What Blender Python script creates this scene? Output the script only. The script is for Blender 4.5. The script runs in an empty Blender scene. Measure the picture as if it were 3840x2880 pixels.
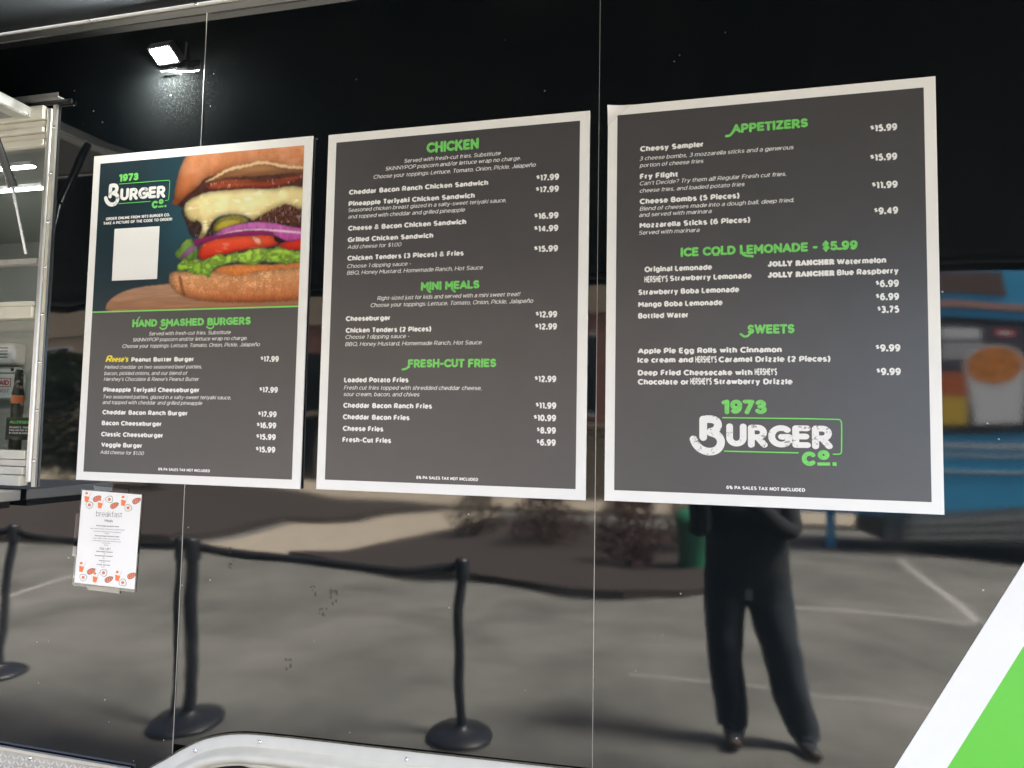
import bpy, bmesh, math, random
import numpy as np
from mathutils import Vector, Matrix, noise
random.seed(7)
rng = np.random.default_rng(7)
SC = bpy.context.scene
COL = SC.collection
R = math.radians

# ------------------------------------------------------------------ camera, sky, sun, exposure
EYE = Vector((0.0, -1.83, 1.62))
yaw, pitch, roll = R(14.4451), R(3.6642), R(1.0252)
fw = Vector((-math.sin(yaw)*math.cos(pitch), math.cos(yaw)*math.cos(pitch), math.sin(pitch)))
rt = Vector((math.cos(yaw), math.sin(yaw), 0)); up = rt.cross(fw)
rt2 = rt*math.cos(roll) + up*math.sin(roll); up2 = -rt*math.sin(roll) + up*math.cos(roll)
cam_data = bpy.data.cameras.new('camera'); cam_data.lens = 25.2366; cam_data.sensor_width = 36
cam_data.clip_start = 0.02; cam_data.clip_end = 2000
cam = bpy.data.objects.new('camera', cam_data); COL.objects.link(cam)
cam.matrix_world = Matrix(((rt2.x, up2.x, -fw.x, EYE.x), (rt2.y, up2.y, -fw.y, EYE.y), (rt2.z, up2.z, -fw.z, EYE.z), (0, 0, 0, 1)))
SC.camera = cam
SUN_EL, SUN_AZ = 55.0, 83.0          # clockwise from +Y: the sun stands to the right and a little behind the trailer
SKY_STRENGTH, SUN_STRENGTH, EXPOSURE = 0.12, 5.0, 3.33
world = bpy.data.worlds.new('World'); SC.world = world; world.use_nodes = True
wn = world.node_tree; wn.nodes.clear()
sky = wn.nodes.new('ShaderNodeTexSky'); sky.sky_type = 'NISHITA'; sky.sun_disc = False
sky.sun_elevation = R(SUN_EL); sky.sun_rotation = R(SUN_AZ); sky.dust_density = 7.0; sky.air_density = .6; sky.ozone_density = .4
bg = wn.nodes.new('ShaderNodeBackground'); bg.inputs['Strength'].default_value = SKY_STRENGTH
wo = wn.nodes.new('ShaderNodeOutputWorld')
wn.links.new(sky.outputs[0], bg.inputs[0]); wn.links.new(bg.outputs[0], wo.inputs[0])
sun = bpy.data.objects.new('sun', bpy.data.lights.new('sun', 'SUN')); COL.objects.link(sun)
sun.data.energy = SUN_STRENGTH; sun.data.angle = R(14); sun.data.color = (1.0, 0.955, 0.88)
sd = Vector((math.sin(R(SUN_AZ))*math.cos(R(SUN_EL)), math.cos(R(SUN_AZ))*math.cos(R(SUN_EL)), math.sin(R(SUN_EL))))
sun.rotation_euler = sd.to_track_quat('Z', 'Y').to_euler()
SC.view_settings.view_transform = 'Standard'; SC.view_settings.look = 'None'
SC.view_settings.exposure = EXPOSURE; SC.view_settings.gamma = 1.0; SC.view_settings.use_curve_mapping = False
SC.render.engine = 'CYCLES'
try:
    SC.cycles.max_bounces = 10; SC.cycles.diffuse_bounces = 5; SC.cycles.glossy_bounces = 5
    SC.cycles.transparent_max_bounces = 12; SC.cycles.sample_clamp_indirect = 12.0
except Exception: pass

# ------------------------------------------------------------------ helpers
def tag(o, label=None, cat=None, group=None, kind=None):
    if label: o['label'] = label
    if cat: o['category'] = cat
    if group: o['group'] = group
    if kind: o['kind'] = kind
    return o
def link(name, me, m=None, parent=None):
    o = bpy.data.objects.new(name, me); COL.objects.link(o)
    if m is not None and len(me.materials) == 0: me.materials.append(m)
    if parent is not None:
        o.parent = parent
        if parent.type == 'EMPTY' and parent.location.length > 0:
            o.matrix_parent_inverse = Matrix.Translation(-parent.location)
    return o
def empty(name, loc=(0, 0, 0)):
    o = bpy.data.objects.new(name, None); COL.objects.link(o); o.location = loc; o.empty_display_size = .05
    return o
class MB:
    """collects verts and faces for ONE mesh object (world coordinates)"""
    def __init__(s): s.v = []; s.f = []; s.sm = []
    def add(s, vs, fs, smooth=False):
        n = len(s.v); s.v += [tuple(v) for v in vs]; s.f += [tuple(i+n for i in f) for f in fs]; s.sm += [smooth]*len(fs); return s
    def box(s, x0, x1, y0, y1, z0, z1):
        return s.add([(x0,y0,z0),(x1,y0,z0),(x1,y1,z0),(x0,y1,z0),(x0,y0,z1),(x1,y0,z1),(x1,y1,z1),(x0,y1,z1)],
                     [(0,3,2,1),(4,5,6,7),(0,1,5,4),(1,2,6,5),(2,3,7,6),(3,0,4,7)])
    def hexa(s, p):   # eight corners, same order as box
        return s.add(p, [(0,3,2,1),(4,5,6,7),(0,1,5,4),(1,2,6,5),(2,3,7,6),(3,0,4,7)])
    def poly(s, pts, y, rev=False):           # flat polygon on the plane y, facing -Y
        vs = [(p[0], y, p[1]) for p in pts]
        a = sum(pts[i][0]*pts[(i+1) % len(pts)][1]-pts[(i+1) % len(pts)][0]*pts[i][1] for i in range(len(pts)))
        idx = tuple(range(len(pts)))
        if a < 0: idx = idx[::-1]
        return s.add(vs, [idx])
    def slab(s, pts, y0, y1):                 # polygon with thickness, y0 = front (more negative)
        a = sum(pts[i][0]*pts[(i+1) % len(pts)][1]-pts[(i+1) % len(pts)][0]*pts[i][1] for i in range(len(pts)))
        if a < 0: pts = pts[::-1]
        n = len(pts)
        vs = [(p[0], y0, p[1]) for p in pts] + [(p[0], y1, p[1]) for p in pts]
        fs = [tuple(range(n)), tuple(range(2*n-1, n-1, -1))] + [(i, i+n, (i+1) % n+n, (i+1) % n) for i in range(n)]
        return s.add(vs, fs)
    def tube(s, a, b, r0, r1=None, n=16, caps=True):
        a = Vector(a); b = Vector(b); r1 = r0 if r1 is None else r1
        d = (b-a).normalized(); u = d.orthogonal().normalized(); w = d.cross(u)
        vs = [a+(u*math.cos(t)+w*math.sin(t))*r0 for t in [2*math.pi*i/n for i in range(n)]] + [b+(u*math.cos(t)+w*math.sin(t))*r1 for t in [2*math.pi*i/n for i in range(n)]]
        s.add(vs, [(i, (i+1) % n, (i+1) % n+n, i+n) for i in range(n)], True)
        if caps: s.add(vs, [tuple(range(n-1, -1, -1)), tuple(range(n, 2*n))])
        return s
    def lathe(s, c, prof, n=28):              # profile of (r, z) round a vertical axis
        vs = []; fs = []
        for r, z in prof: vs += [(c[0]+r*math.cos(2*math.pi*i/n), c[1]+r*math.sin(2*math.pi*i/n), c[2]+z) for i in range(n)]
        for k in range(len(prof)-1): fs += [(k*n+i, k*n+(i+1) % n, (k+1)*n+(i+1) % n, (k+1)*n+i) for i in range(n)]
        s.add(vs, fs, True); m = len(prof)-1
        return s.add(vs, [tuple(range(n-1, -1, -1)), tuple(m*n+i for i in range(n))])
    def dome(s, c, r, h, n=12, ax=Vector((0, -1, 0))):      # screw or rivet head standing out along ax
        u = ax.orthogonal().normalized(); w = ax.cross(u); c = Vector(c); vs = []; fs = []
        for k in range(4):
            a = k*math.pi/6
            vs += [c+(u*math.cos(2*math.pi*i/n)+w*math.sin(2*math.pi*i/n))*r*math.cos(a)+ax*h*math.sin(a) for i in range(n)]
        for k in range(3): fs += [(k*n+i, k*n+(i+1) % n, (k+1)*n+(i+1) % n, (k+1)*n+i) for i in range(n)]
        s.add(vs, fs, True); return s.add(vs, [tuple(3*n+i for i in range(n))], True)
    def ribbon(s, pts, w, y, caps=True, sub=3):     # printed brush stroke on the plane y with round ends
        P = [Vector(p) for p in pts]
        if len(P) > 2:
            for _ in range(sub-1):
                Q = [P[0]]
                for i in range(len(P)-1): Q += [P[i].lerp(P[i+1], .25), P[i].lerp(P[i+1], .75)]
                P = Q+[P[-1]]
        L = []; Rr = []
        for i, p in enumerate(P):
            d = (P[min(i+1, len(P)-1)]-P[max(i-1, 0)]).normalized(); nn = Vector((-d.y, d.x))
            L.append(p+nn*w/2); Rr.append(p-nn*w/2)
        n = len(P); vs = [(p.x, y, p.y) for p in L]+[(p.x, y, p.y) for p in Rr]
        s.add(vs, [(i, n+i, n+i+1, i+1) for i in range(n-1)])
        if caps:
            for e, (c, q) in enumerate(((P[0], P[0]-P[1]), (P[-1], P[-1]-P[-2]))):
                a0 = math.atan2(q.y, q.x)-math.pi/2
                s.add([(c.x+w/2*math.cos(a0+math.pi*t/8), y, c.y+w/2*math.sin(a0+math.pi*t/8)) for t in range(9)], [tuple(range(9))])
        return s
    def build(s, name, m, parent=None):
        me = bpy.data.meshes.new(name); me.from_pydata(s.v, [], s.f)
        me.polygons.foreach_set('use_smooth', s.sm); me.update()
        return link(name, me, m, parent)
def bevel(o, w=.002, seg=2):
    md = o.modifiers.new('bevel', 'BEVEL'); md.width = w; md.segments = seg; md.limit_method = 'ANGLE'; return o
def bm_box(*a): return MB().box(*a)

def mat(name, col=(.5, .5, .5), rough=.5, metal=0.0, ior=1.5, coat=0.0, coatr=.03, nscale=0, namp=0.0, bump=0.0, bscale=200, rvar=0.0, emit=None, estr=0, alpha=1, obj=True):
    m = bpy.data.materials.new(name); m.use_nodes = True; nt = m.node_tree; b = nt.nodes['Principled BSDF']
    b.inputs['Base Color'].default_value = (*col, 1); b.inputs['Roughness'].default_value = rough
    b.inputs['Metallic'].default_value = metal; b.inputs['IOR'].default_value = ior
    b.inputs['Coat Weight'].default_value = coat; b.inputs['Coat Roughness'].default_value = coatr
    b.inputs['Alpha'].default_value = alpha
    tc = nt.nodes.new('ShaderNodeTexCoord')
    if nscale and (namp or rvar):
        n = nt.nodes.new('ShaderNodeTexNoise'); n.inputs['Scale'].default_value = nscale; n.inputs['Detail'].default_value = 6
        nt.links.new(tc.outputs['Object'], n.inputs['Vector'])
        if namp:
            mr = nt.nodes.new('ShaderNodeMapRange'); mr.inputs[1].default_value = .25; mr.inputs[2].default_value = .75
            mr.inputs[3].default_value = 1-namp; mr.inputs[4].default_value = 1+namp
            mx = nt.nodes.new('ShaderNodeVectorMath'); mx.operation = 'SCALE'; mx.inputs[0].default_value = col
            nt.links.new(n.outputs[0], mr.inputs[0]); nt.links.new(mr.outputs[0], mx.inputs['Scale']); nt.links.new(mx.outputs[0], b.inputs['Base Color'])
        if rvar:
            mr2 = nt.nodes.new('ShaderNodeMapRange'); mr2.inputs[3].default_value = max(rough-rvar, 0); mr2.inputs[4].default_value = rough+rvar
            nt.links.new(n.outputs[0], mr2.inputs[0]); nt.links.new(mr2.outputs[0], b.inputs['Roughness'])
    if bump:
        n2 = nt.nodes.new('ShaderNodeTexNoise'); n2.inputs['Scale'].default_value = bscale; n2.inputs['Detail'].default_value = 4
        bp = nt.nodes.new('ShaderNodeBump'); bp.inputs['Strength'].default_value = bump; bp.inputs['Distance'].default_value = .002
        nt.links.new(tc.outputs['Object'], n2.inputs['Vector']); nt.links.new(n2.outputs[0], bp.inputs['Height']); nt.links.new(bp.outputs[0], b.inputs['Normal'])
    if emit: b.inputs['Emission Color'].default_value = (*emit, 1); b.inputs['Emission Strength'].default_value = estr
    return m

M = {}
def make_skin():
    """black gloss-painted aluminium with fine orange peel, dust and tiny chips"""
    m = mat('black_gloss_skin', (.0035, .005, .006), .02, ior=1.68)
    nt = m.node_tree; b = nt.nodes['Principled BSDF']; N = nt.nodes.new; K = nt.links.new
    tc = N('ShaderNodeTexCoord')
    n1 = N('ShaderNodeTexNoise'); n1.inputs['Scale'].default_value = 5; n1.inputs['Detail'].default_value = 5; K(tc.outputs['Object'], n1.inputs[0])
    r = N('ShaderNodeMapRange'); r.inputs[1].default_value = .35; r.inputs[2].default_value = .8; r.inputs[3].default_value = .022; r.inputs[4].default_value = .055
    K(n1.outputs[0], r.inputs[0]); K(r.outputs[0], b.inputs['Roughness'])
    n2 = N('ShaderNodeTexNoise'); n2.inputs['Scale'].default_value = 260; n2.inputs['Detail'].default_value = 3; K(tc.outputs['Object'], n2.inputs[0])
    bp = N('ShaderNodeBump'); bp.inputs['Strength'].default_value = .012; bp.inputs['Distance'].default_value = .001
    K(n2.outputs[0], bp.inputs['Height']); K(bp.outputs[0], b.inputs['Normal'])
    # dust haze and chips
    v = N('ShaderNodeTexVoronoi'); v.inputs['Scale'].default_value = 26; K(tc.outputs['Object'], v.inputs['Vector'])
    lt = N('ShaderNodeMath'); lt.operation = 'LESS_THAN'; lt.inputs[1].default_value = .055; K(v.outputs['Distance'], lt.inputs[0])
    wn_ = N('ShaderNodeTexNoise'); wn_.inputs['Scale'].default_value = 9; K(tc.outputs['Object'], wn_.inputs[0])
    gt = N('ShaderNodeMath'); gt.operation = 'GREATER_THAN'; gt.inputs[1].default_value = .565; K(wn_.outputs[0], gt.inputs[0])
    mu = N('ShaderNodeMath'); mu.operation = 'MULTIPLY'; K(lt.outputs[0], mu.inputs[0]); K(gt.outputs[0], mu.inputs[1])
    n3 = N('ShaderNodeTexNoise'); n3.inputs['Scale'].default_value = 420; n3.inputs['Detail'].default_value = 2; K(tc.outputs['Object'], n3.inputs[0])
    n4 = N('ShaderNodeTexNoise'); n4.inputs['Scale'].default_value = 2.6; n4.inputs['Detail'].default_value = 3; K(tc.outputs['Object'], n4.inputs[0])
    m3 = N('ShaderNodeMapRange'); m3.inputs[1].default_value = .45; m3.inputs[2].default_value = .75; m3.inputs[3].default_value = 0; m3.inputs[4].default_value = .012; K(n4.outputs[0], m3.inputs[0])
    m4 = N('ShaderNodeMath'); m4.operation = 'MULTIPLY'; K(m3.outputs[0], m4.inputs[0]); K(n3.outputs[0], m4.inputs[1])
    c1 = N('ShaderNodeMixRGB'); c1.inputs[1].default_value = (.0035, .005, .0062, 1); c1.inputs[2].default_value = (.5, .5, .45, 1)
    ps = N('ShaderNodeVectorMath'); ps.operation = 'DISTANCE'; ps.inputs[1].default_value = (-1.55, 0, 2.66); K(tc.outputs['Object'], ps.inputs[0])   # pale dust specks painted below the lamp, standing in for its glow
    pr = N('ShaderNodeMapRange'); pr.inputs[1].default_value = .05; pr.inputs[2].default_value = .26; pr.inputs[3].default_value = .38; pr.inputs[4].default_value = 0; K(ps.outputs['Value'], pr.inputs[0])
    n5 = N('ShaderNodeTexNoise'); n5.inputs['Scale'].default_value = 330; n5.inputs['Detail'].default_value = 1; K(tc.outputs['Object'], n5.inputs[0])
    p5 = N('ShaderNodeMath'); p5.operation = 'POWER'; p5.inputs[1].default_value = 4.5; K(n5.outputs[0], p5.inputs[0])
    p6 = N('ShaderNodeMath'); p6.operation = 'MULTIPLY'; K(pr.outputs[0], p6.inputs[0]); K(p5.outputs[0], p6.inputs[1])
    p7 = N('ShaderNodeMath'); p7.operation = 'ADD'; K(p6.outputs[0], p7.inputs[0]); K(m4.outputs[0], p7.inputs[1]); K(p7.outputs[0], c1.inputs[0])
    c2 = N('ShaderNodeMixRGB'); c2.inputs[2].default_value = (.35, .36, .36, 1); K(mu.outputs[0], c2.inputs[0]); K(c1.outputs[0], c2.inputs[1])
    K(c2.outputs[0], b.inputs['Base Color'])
    return m
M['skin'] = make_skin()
M['alu'] = mat('brushed_aluminium', (.78, .77, .74), .34, metal=.9, nscale=30, rvar=.12, bump=.15, bscale=90)
M['alu_trim'] = mat('mill_aluminium', (.56, .545, .47), .42, metal=.10, nscale=18, namp=.06, rvar=.1)
M['alu_dull'] = mat('dull_aluminium', (.55, .55, .53), .45, metal=.8, nscale=40, namp=.12)
M['screw'] = mat('zinc_screw', (.75, .76, .78), .22, metal=1)
M['gloss_black'] = mat('black_plastic', (.012, .012, .014), .3)
M['rubber'] = mat('tyre_rubber', (.018, .018, .019), .75, nscale=60, namp=.2)
M['seal'] = mat('old_sealant', (.07, .06, .045), .8, nscale=80, namp=.5, bump=.5)
M['vinyl_white'] = mat('white_vinyl', (.73, .74, .73), .3, nscale=3, namp=.03)
M['vinyl_green'] = mat('green_vinyl', (.085, .50, .028), .3)
M['board_white'] = mat('satin_white_board', (.80, .80, .79), .33, nscale=8, namp=.02, bump=.03, bscale=60)
M['board_grey'] = mat('printed_charcoal', (.061, .059, .0625), .38, ior=1.7, nscale=14, namp=.05, bump=.03, bscale=220)
M['ink_white'] = mat('printed_white', (.80, .80, .79), .28)
M['ink_green'] = mat('printed_green', (.175, .60, .135), .28, nscale=160, namp=.16)
M['ink_line'] = mat('printed_green_line', (.16, .72, .10), .28)
M['ink_yellow'] = mat('printed_yellow', (.85, .72, .06), .28)
M['ink_black'] = mat('printed_black', (.01, .01, .012), .4)
M['ink_grey'] = mat('printed_dark_grey', (.11, .11, .11), .4)
M['ink_orange'] = mat('printed_orange', (.85, .20, .06), .4)
M['ink_salmon'] = mat('printed_salmon', (.75, .22, .13), .4)
M['ink_brown'] = mat('printed_brown_line', (.20, .05, .03), .4)
M['ink_red'] = mat('printed_red', (.45, .02, .03), .4)
M['paper'] = mat('white_paper', (.82, .82, .81), .35, nscale=10, namp=.02, bump=.2, bscale=12)
M['awning'] = mat('black_awning_fabric', (.002, .005, .009), .9, nscale=40, namp=.3)
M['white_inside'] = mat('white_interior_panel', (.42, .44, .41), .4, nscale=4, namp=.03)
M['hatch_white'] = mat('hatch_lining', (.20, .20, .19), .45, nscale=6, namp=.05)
M['white_plastic'] = mat('white_plastic', (.75, .76, .76), .35)
M['steel'] = mat('stainless_steel', (.55, .56, .57), .25, metal=1, nscale=20, rvar=.1)
M['dark'] = mat('dark_void', (.01, .01, .01), .9)
M['led'] = mat('led_emitter', (.9, .9, .9), .4, emit=(1, 1, .95), estr=6)
M['flood'] = mat('flood_emitter', (.9, .9, .9), .4, emit=(.96, 1, .95), estr=110)
def distressed():
    m = mat('worn_white_print', (.8, .8, .79), .3); nt = m.node_tree; b = nt.nodes['Principled BSDF']
    tc = nt.nodes.new('ShaderNodeTexCoord'); n = nt.nodes.new('ShaderNodeTexNoise'); n.inputs['Scale'].default_value = 230; n.inputs['Detail'].default_value = 4
    n2 = nt.nodes.new('ShaderNodeTexNoise'); n2.inputs['Scale'].default_value = 38
    a = nt.nodes.new('ShaderNodeMath'); a.operation = 'ADD'
    r = nt.nodes.new('ShaderNodeMapRange'); r.inputs[1].default_value = 1.16; r.inputs[2].default_value = 1.24
    c = nt.nodes.new('ShaderNodeMixRGB'); c.inputs[1].default_value = (.8, .8, .79, 1); c.inputs[2].default_value = (.33, .33, .33, 1)
    nt.links.new(tc.outputs['Object'], n.inputs[0]); nt.links.new(tc.outputs['Object'], n2.inputs[0])
    nt.links.new(n.outputs[0], a.inputs[0]); nt.links.new(n2.outputs[0], a.inputs[1]); nt.links.new(a.outputs[0], r.inputs[0])
    nt.links.new(r.outputs[0], c.inputs[0]); nt.links.new(c.outputs[0], b.inputs['Base Color'])
    return m
M['worn_white'] = distressed()
def glass(name, tint=(.93, .96, .95), extra=0.06):
    m = bpy.data.materials.new(name); m.use_nodes = True; nt = m.node_tree; nt.nodes.clear()
    o = nt.nodes.new('ShaderNodeOutputMaterial'); t = nt.nodes.new('ShaderNodeBsdfTransparent'); t.inputs[0].default_value = (*tint, 1)
    g = nt.nodes.new('ShaderNodeBsdfGlossy'); g.inputs['Roughness'].default_value = .02
    f = nt.nodes.new('ShaderNodeFresnel'); f.inputs[0].default_value = 1.52
    a = nt.nodes.new('ShaderNodeMath'); a.operation = 'ADD'; a.inputs[1].default_value = extra; a.use_clamp = True
    x = nt.nodes.new('ShaderNodeMixShader'); nt.links.new(f.outputs[0], a.inputs[0]); nt.links.new(a.outputs[0], x.inputs[0])
    nt.links.new(t.outputs[0], x.inputs[1]); nt.links.new(g.outputs[0], x.inputs[2]); nt.links.new(x.outputs[0], o.inputs[0])
    return m
M['glass'] = glass('window_glass')
M['film'] = glass('clear_laminate', (.9, .9, .88), .12)
def asphalt():
    m = mat('asphalt', (.12, .12, .11), .85, bump=.6, bscale=90); nt = m.node_tree; b = nt.nodes['Principled BSDF']; N = nt.nodes.new; K = nt.links.new
    tc = N('ShaderNodeTexCoord'); a = N('ShaderNodeTexNoise'); a.inputs['Scale'].default_value = .9; a.inputs['Detail'].default_value = 8; a.inputs['Roughness'].default_value = .65
    f = N('ShaderNodeTexNoise'); f.inputs['Scale'].default_value = 120; K(tc.outputs['Object'], a.inputs[0]); K(tc.outputs['Object'], f.inputs[0])
    r = N('ShaderNodeMapRange'); r.inputs[1].default_value = .33; r.inputs[2].default_value = .67; r.inputs[3].default_value = .62; r.inputs[4].default_value = 1.35; K(a.outputs[0], r.inputs[0])
    r2 = N('ShaderNodeMapRange'); r2.inputs[3].default_value = .7; r2.inputs[4].default_value = 1.3; K(f.outputs[0], r2.inputs[0])
    q = N('ShaderNodeMath'); q.operation = 'MULTIPLY'; K(r.outputs[0], q.inputs[0]); K(r2.outputs[0], q.inputs[1])
    s = N('ShaderNodeVectorMath'); s.operation = 'SCALE'; s.inputs[0].default_value = (.108, .107, .096); K(q.outputs[0], s.inputs['Scale']); K(s.outputs[0], b.inputs['Base Color'])
    return m
M['asphalt'] = asphalt()
M['mulch'] = mat('dark_mulch', (.019, .013, .010), .95, nscale=30, namp=.6, bump=1, bscale=40)
M['concrete'] = mat('pale_concrete', (.27, .235, .18), .85, nscale=5, namp=.15)
M['paint'] = mat('road_paint', (.34, .34, .32), .7, nscale=40, namp=.3)
M['kerb'] = mat('kerb_concrete', (.25, .24, .21), .8, nscale=12, namp=.15)

# ------------------------------------------------------------------ a small geometric stroke face for all the printing
XH = .735
def arcp(cx, cy, rx, ry, a0, a1, n=10):
    return [(cx+rx*math.cos(R(a0+(a1-a0)*i/n)), cy+ry*math.sin(R(a0+(a1-a0)*i/n))) for i in range(n+1)]
def _glyphs():
    x = XH; h = x/2; A = arcp; G = {}
    o = lambda cx, cy, rx, ry: A(cx, cy, rx, ry, 90, 450, 20)
    G['A'] = (.84, [[(0, 0), (.42, 1)], [(.84, 0), (.42, 1)], [(.17, .30), (.67, .30)]])
    G['B'] = (.64, [[(0, 0), (0, 1)], [(0, 1), (.34, 1)]+A(.34, .76, .24, .24, 90, -90)+[(0, .52)], [(.0, .52), (.38, .52)]+A(.38, .26, .26, .26, 90, -90)+[(0, 0)]])
    G['C'] = (.78, [A(.48, .5, .48, .5, 48, 312, 18)])
    G['D'] = (.76, [[(0, 0), (0, 1)], [(0, 1), (.28, 1)]+A(.28, .5, .48, .5, 90, -90, 14)+[(0, 0)]])
    G['E'] = (.56, [[(0, 0), (0, 1)], [(0, 1), (.56, 1)], [(0, .51), (.50, .51)], [(0, 0), (.57, 0)]])
    G['F'] = (.55, [[(0, -.06), (0, 1)], [(0, 1), (.55, 1)], [(0, .48), (.49, .48)]])
    G['G'] = (.82, [A(.48, .5, .48, .5, 50, 332, 18)+[(.84, .47)], [(.50, .47), (.86, .47)]])
    G['H'] = (.72, [[(0, -.06), (0, 1.06)], [(.72, -.06), (.72, 1.06)], [(0, .51), (.72, .51)]])
    G['I'] = (0, [[(0, -.06), (0, 1.06)]])
    G['J'] = (.46, [[(.46, 1.06), (.46, .3)]+A(.22, .27, .24, .27, 0, -150)])
    G['K'] = (.68, [[(0, -.06), (0, 1.06)], [(.64, 1.03), (.02, .36)], [(.26, .60), (.68, -.03)]])
    G['L'] = (.50, [[(0, 1.06), (0, 0)], [(0, 0), (.52, 0)]])
    G['M'] = (.88, [[(0, -.06), (0, 1)], [(.88, -.06), (.88, 1)], [(0, 1), (.44, .32)], [(.88, 1), (.44, .32)]])
    G['N'] = (.74, [[(0, -.06), (0, 1)], [(.74, 0), (.74, 1.06)], [(0, 1), (.74, 0)]])
    G['O'] = (.92, [o(.46, .5, .46, .5)])
    G['P'] = (.62, [[(0, -.06), (0, 1)], [(0, 1), (.34, 1)]+A(.34, .69, .29, .31, 90, -90)+[(0, .38)]])
    G['Q'] = (.92, [o(.46, .5, .46, .5), [(.56, .24), (.90, -.04)]])
    G['R'] = (.64, [[(0, -.06), (0, 1)], [(0, 1), (.34, 1)]+A(.34, .71, .28, .29, 90, -90)+[(0, .42)], [(.32, .42), (.66, -.04)]])
    G['S'] = (.60, [A(.31, .74, .28, .26, 35, 250)+A(.31, .255, .29, .255, 78, -148)])
    G['T'] = (.66, [[(0, 1), (.66, 1)], [(.33, -.06), (.33, 1)]])
    G['U'] = (.70, [[(0, 1.06), (0, .38)]+A(.35, .36, .35, .36, 180, 360, 14)+[(.70, 1.06)]])
    G['V'] = (.82, [[(0, 1.05), (.41, 0)], [(.82, 1.05), (.41, 0)]])
    G['W'] = (1.22, [[(0, 1.05), (.32, 0)], [(.61, 1.0), (.32, 0)], [(.61, 1.0), (.90, 0)], [(1.22, 1.05), (.90, 0)]])
    G['X'] = (.72, [[(.02, 1.04), (.70, -.04)], [(.70, 1.04), (.02, -.04)]])
    G['Y'] = (.76, [[(0, 1.05), (.38, .42)], [(.76, 1.05), (.38, .42)], [(.38, .44), (.38, -.06)]])
    G['Z'] = (.62, [[(0, 1), (.62, 1)], [(.62, 1), (0, 0)], [(0, 0), (.63, 0)]])
    bowl = lambda: o(.29, h, .29, h)
    G['a'] = (.50, [[(.04, x*.93)]+A(.24, x-.21, .25, .21, 100, 0, 6)+[(.49, -.05)], [(.49, x*.60), (.25, x*.60)]+A(.22, x*.30, .22, x*.30, 90, 270)+A(.27, x*.40, .22, x*.40, 270, 350, 4)])
    G['b'] = (.58, [[(0, -.05), (0, 1.06)], bowl()])
    G['c'] = (.50, [A(.30, h, .30, h, 45, 315, 14)])
    G['d'] = (.58, [[(.58, -.05), (.58, 1.06)], bowl()])
    G['e'] = (.56, [[(.02, h), (.56, h)]+A(.28, h, .28, h, 0, 318, 16)])
    G['f'] = (.30, [[(.12, -.05), (.12, .76)]+A(.30, .78, .18, .24, 180, 95, 5), [(-.04, x-.02), (.32, x-.02)]])
    G['g'] = (.58, [[(.58, x+.02), (.58, .02)]+A(.30, .0, .28, .26, 0, -140, 8), bowl()])
    G['h'] = (.52, [[(0, -.05), (0, 1.06)], [(0, x*.55)]+A(.26, x-.27, .26, .27, 165, 0, 8)+[(.52, -.05)]])
    G['i'] = (0, [[(0, -.05), (0, x+.05)], [(0, .93), (0, 1.07)]])
    G['j'] = (.10, [[(.10, x+.05), (.10, -.1)]+A(-.02, -.12, .12, .15, 0, -80, 4), [(.10, .93), (.10, 1.07)]])
    G['k'] = (.50, [[(0, -.05), (0, 1.06)], [(.48, x+.02), (.02, .24)], [(.20, .42), (.52, -.03)]])
    G['l'] = (0, [[(0, -.05), (0, 1.06)]])
    G['m'] = (.90, [[(0, -.05), (0, x+.05)], [(0, x*.55)]+A(.225, x-.24, .225, .24, 165, 0, 8)+[(.45, -.05)], [(.45, x*.55)]+A(.675, x-.24, .225, .24, 165, 0, 8)+[(.90, -.05)]])
    G['n'] = (.52, [[(0, -.05), (0, x+.05)], [(0, x*.55)]+A(.26, x-.27, .26, .27, 165, 0, 8)+[(.52, -.05)]])
    G['o'] = (.60, [o(.30, h, .30, h)])
    G['p'] = (.58, [[(0, -.30), (0, x+.05)], bowl()])
    G['q'] = (.58, [[(.58, -.30), (.58, x+.05)], bowl()])
    G['r'] = (.32, [[(0, -.05), (0, x+.05)], [(0, x*.45)]+A(.26, x*.5, .26, x*.5, 160, 85, 6)])
    G['s'] = (.44, [A(.22, x*.745, .205, x*.255, 30, 250, 8)+A(.22, x*.255, .22, x*.255, 78, -152, 8)])
    G['t'] = (.32, [[(.12, .92), (.12, .20)]+A(.28, .20, .16, .20, 180, 285, 6), [(-.04, x-.02), (.33, x-.02)]])
    G['u'] = (.52, [[(0, x+.05), (0, .28)]+A(.26, .27, .26, .27, 180, 345, 8), [(.52, -.05), (.52, x+.05)]])
    G['v'] = (.56, [[(0, x+.04), (.28, 0)], [(.56, x+.04), (.28, 0)]])
    G['w'] = (.90, [[(0, x+.04), (.24, 0)], [(.45, x), (.24, 0)], [(.45, x), (.66, 0)], [(.90, x+.04), (.66, 0)]])
    G['x'] = (.52, [[(0, x+.03), (.52, -.03)], [(.52, x+.03), (0, -.03)]])
    G['y'] = (.56, [[(0, x+.04), (.28, 0)], [(.56, x+.04), (.22, -.20), (.16, -.27), (.04, -.25)]])
    G['z'] = (.46, [[(0, x), (.46, x)], [(.46, x), (0, 0)], [(0, 0), (.47, 0)]])
    G['ñ'] = (.52, G['n'][1]+[[(.05, .90), (.17, 1.0), (.32, .92), (.45, 1.01)]])
    G['0'] = (.64, [o(.32, .5, .32, .5)])
    G['1'] = (.24, [[(.24, -.06), (.24, 1.0)], [(.24, 1.0), (-.02, .90)]])
    G['2'] = (.56, [A(.28, .72, .27, .28, 155, -20, 9)+[(.02, .02)], [(.0, 0), (.58, 0)]])
    G['3'] = (.58, [A(.27, .755, .245, .245, 150, -85, 10), [(.20, .515)]+A(.28, .26, .29, .265, 80, -150, 10)])
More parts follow.
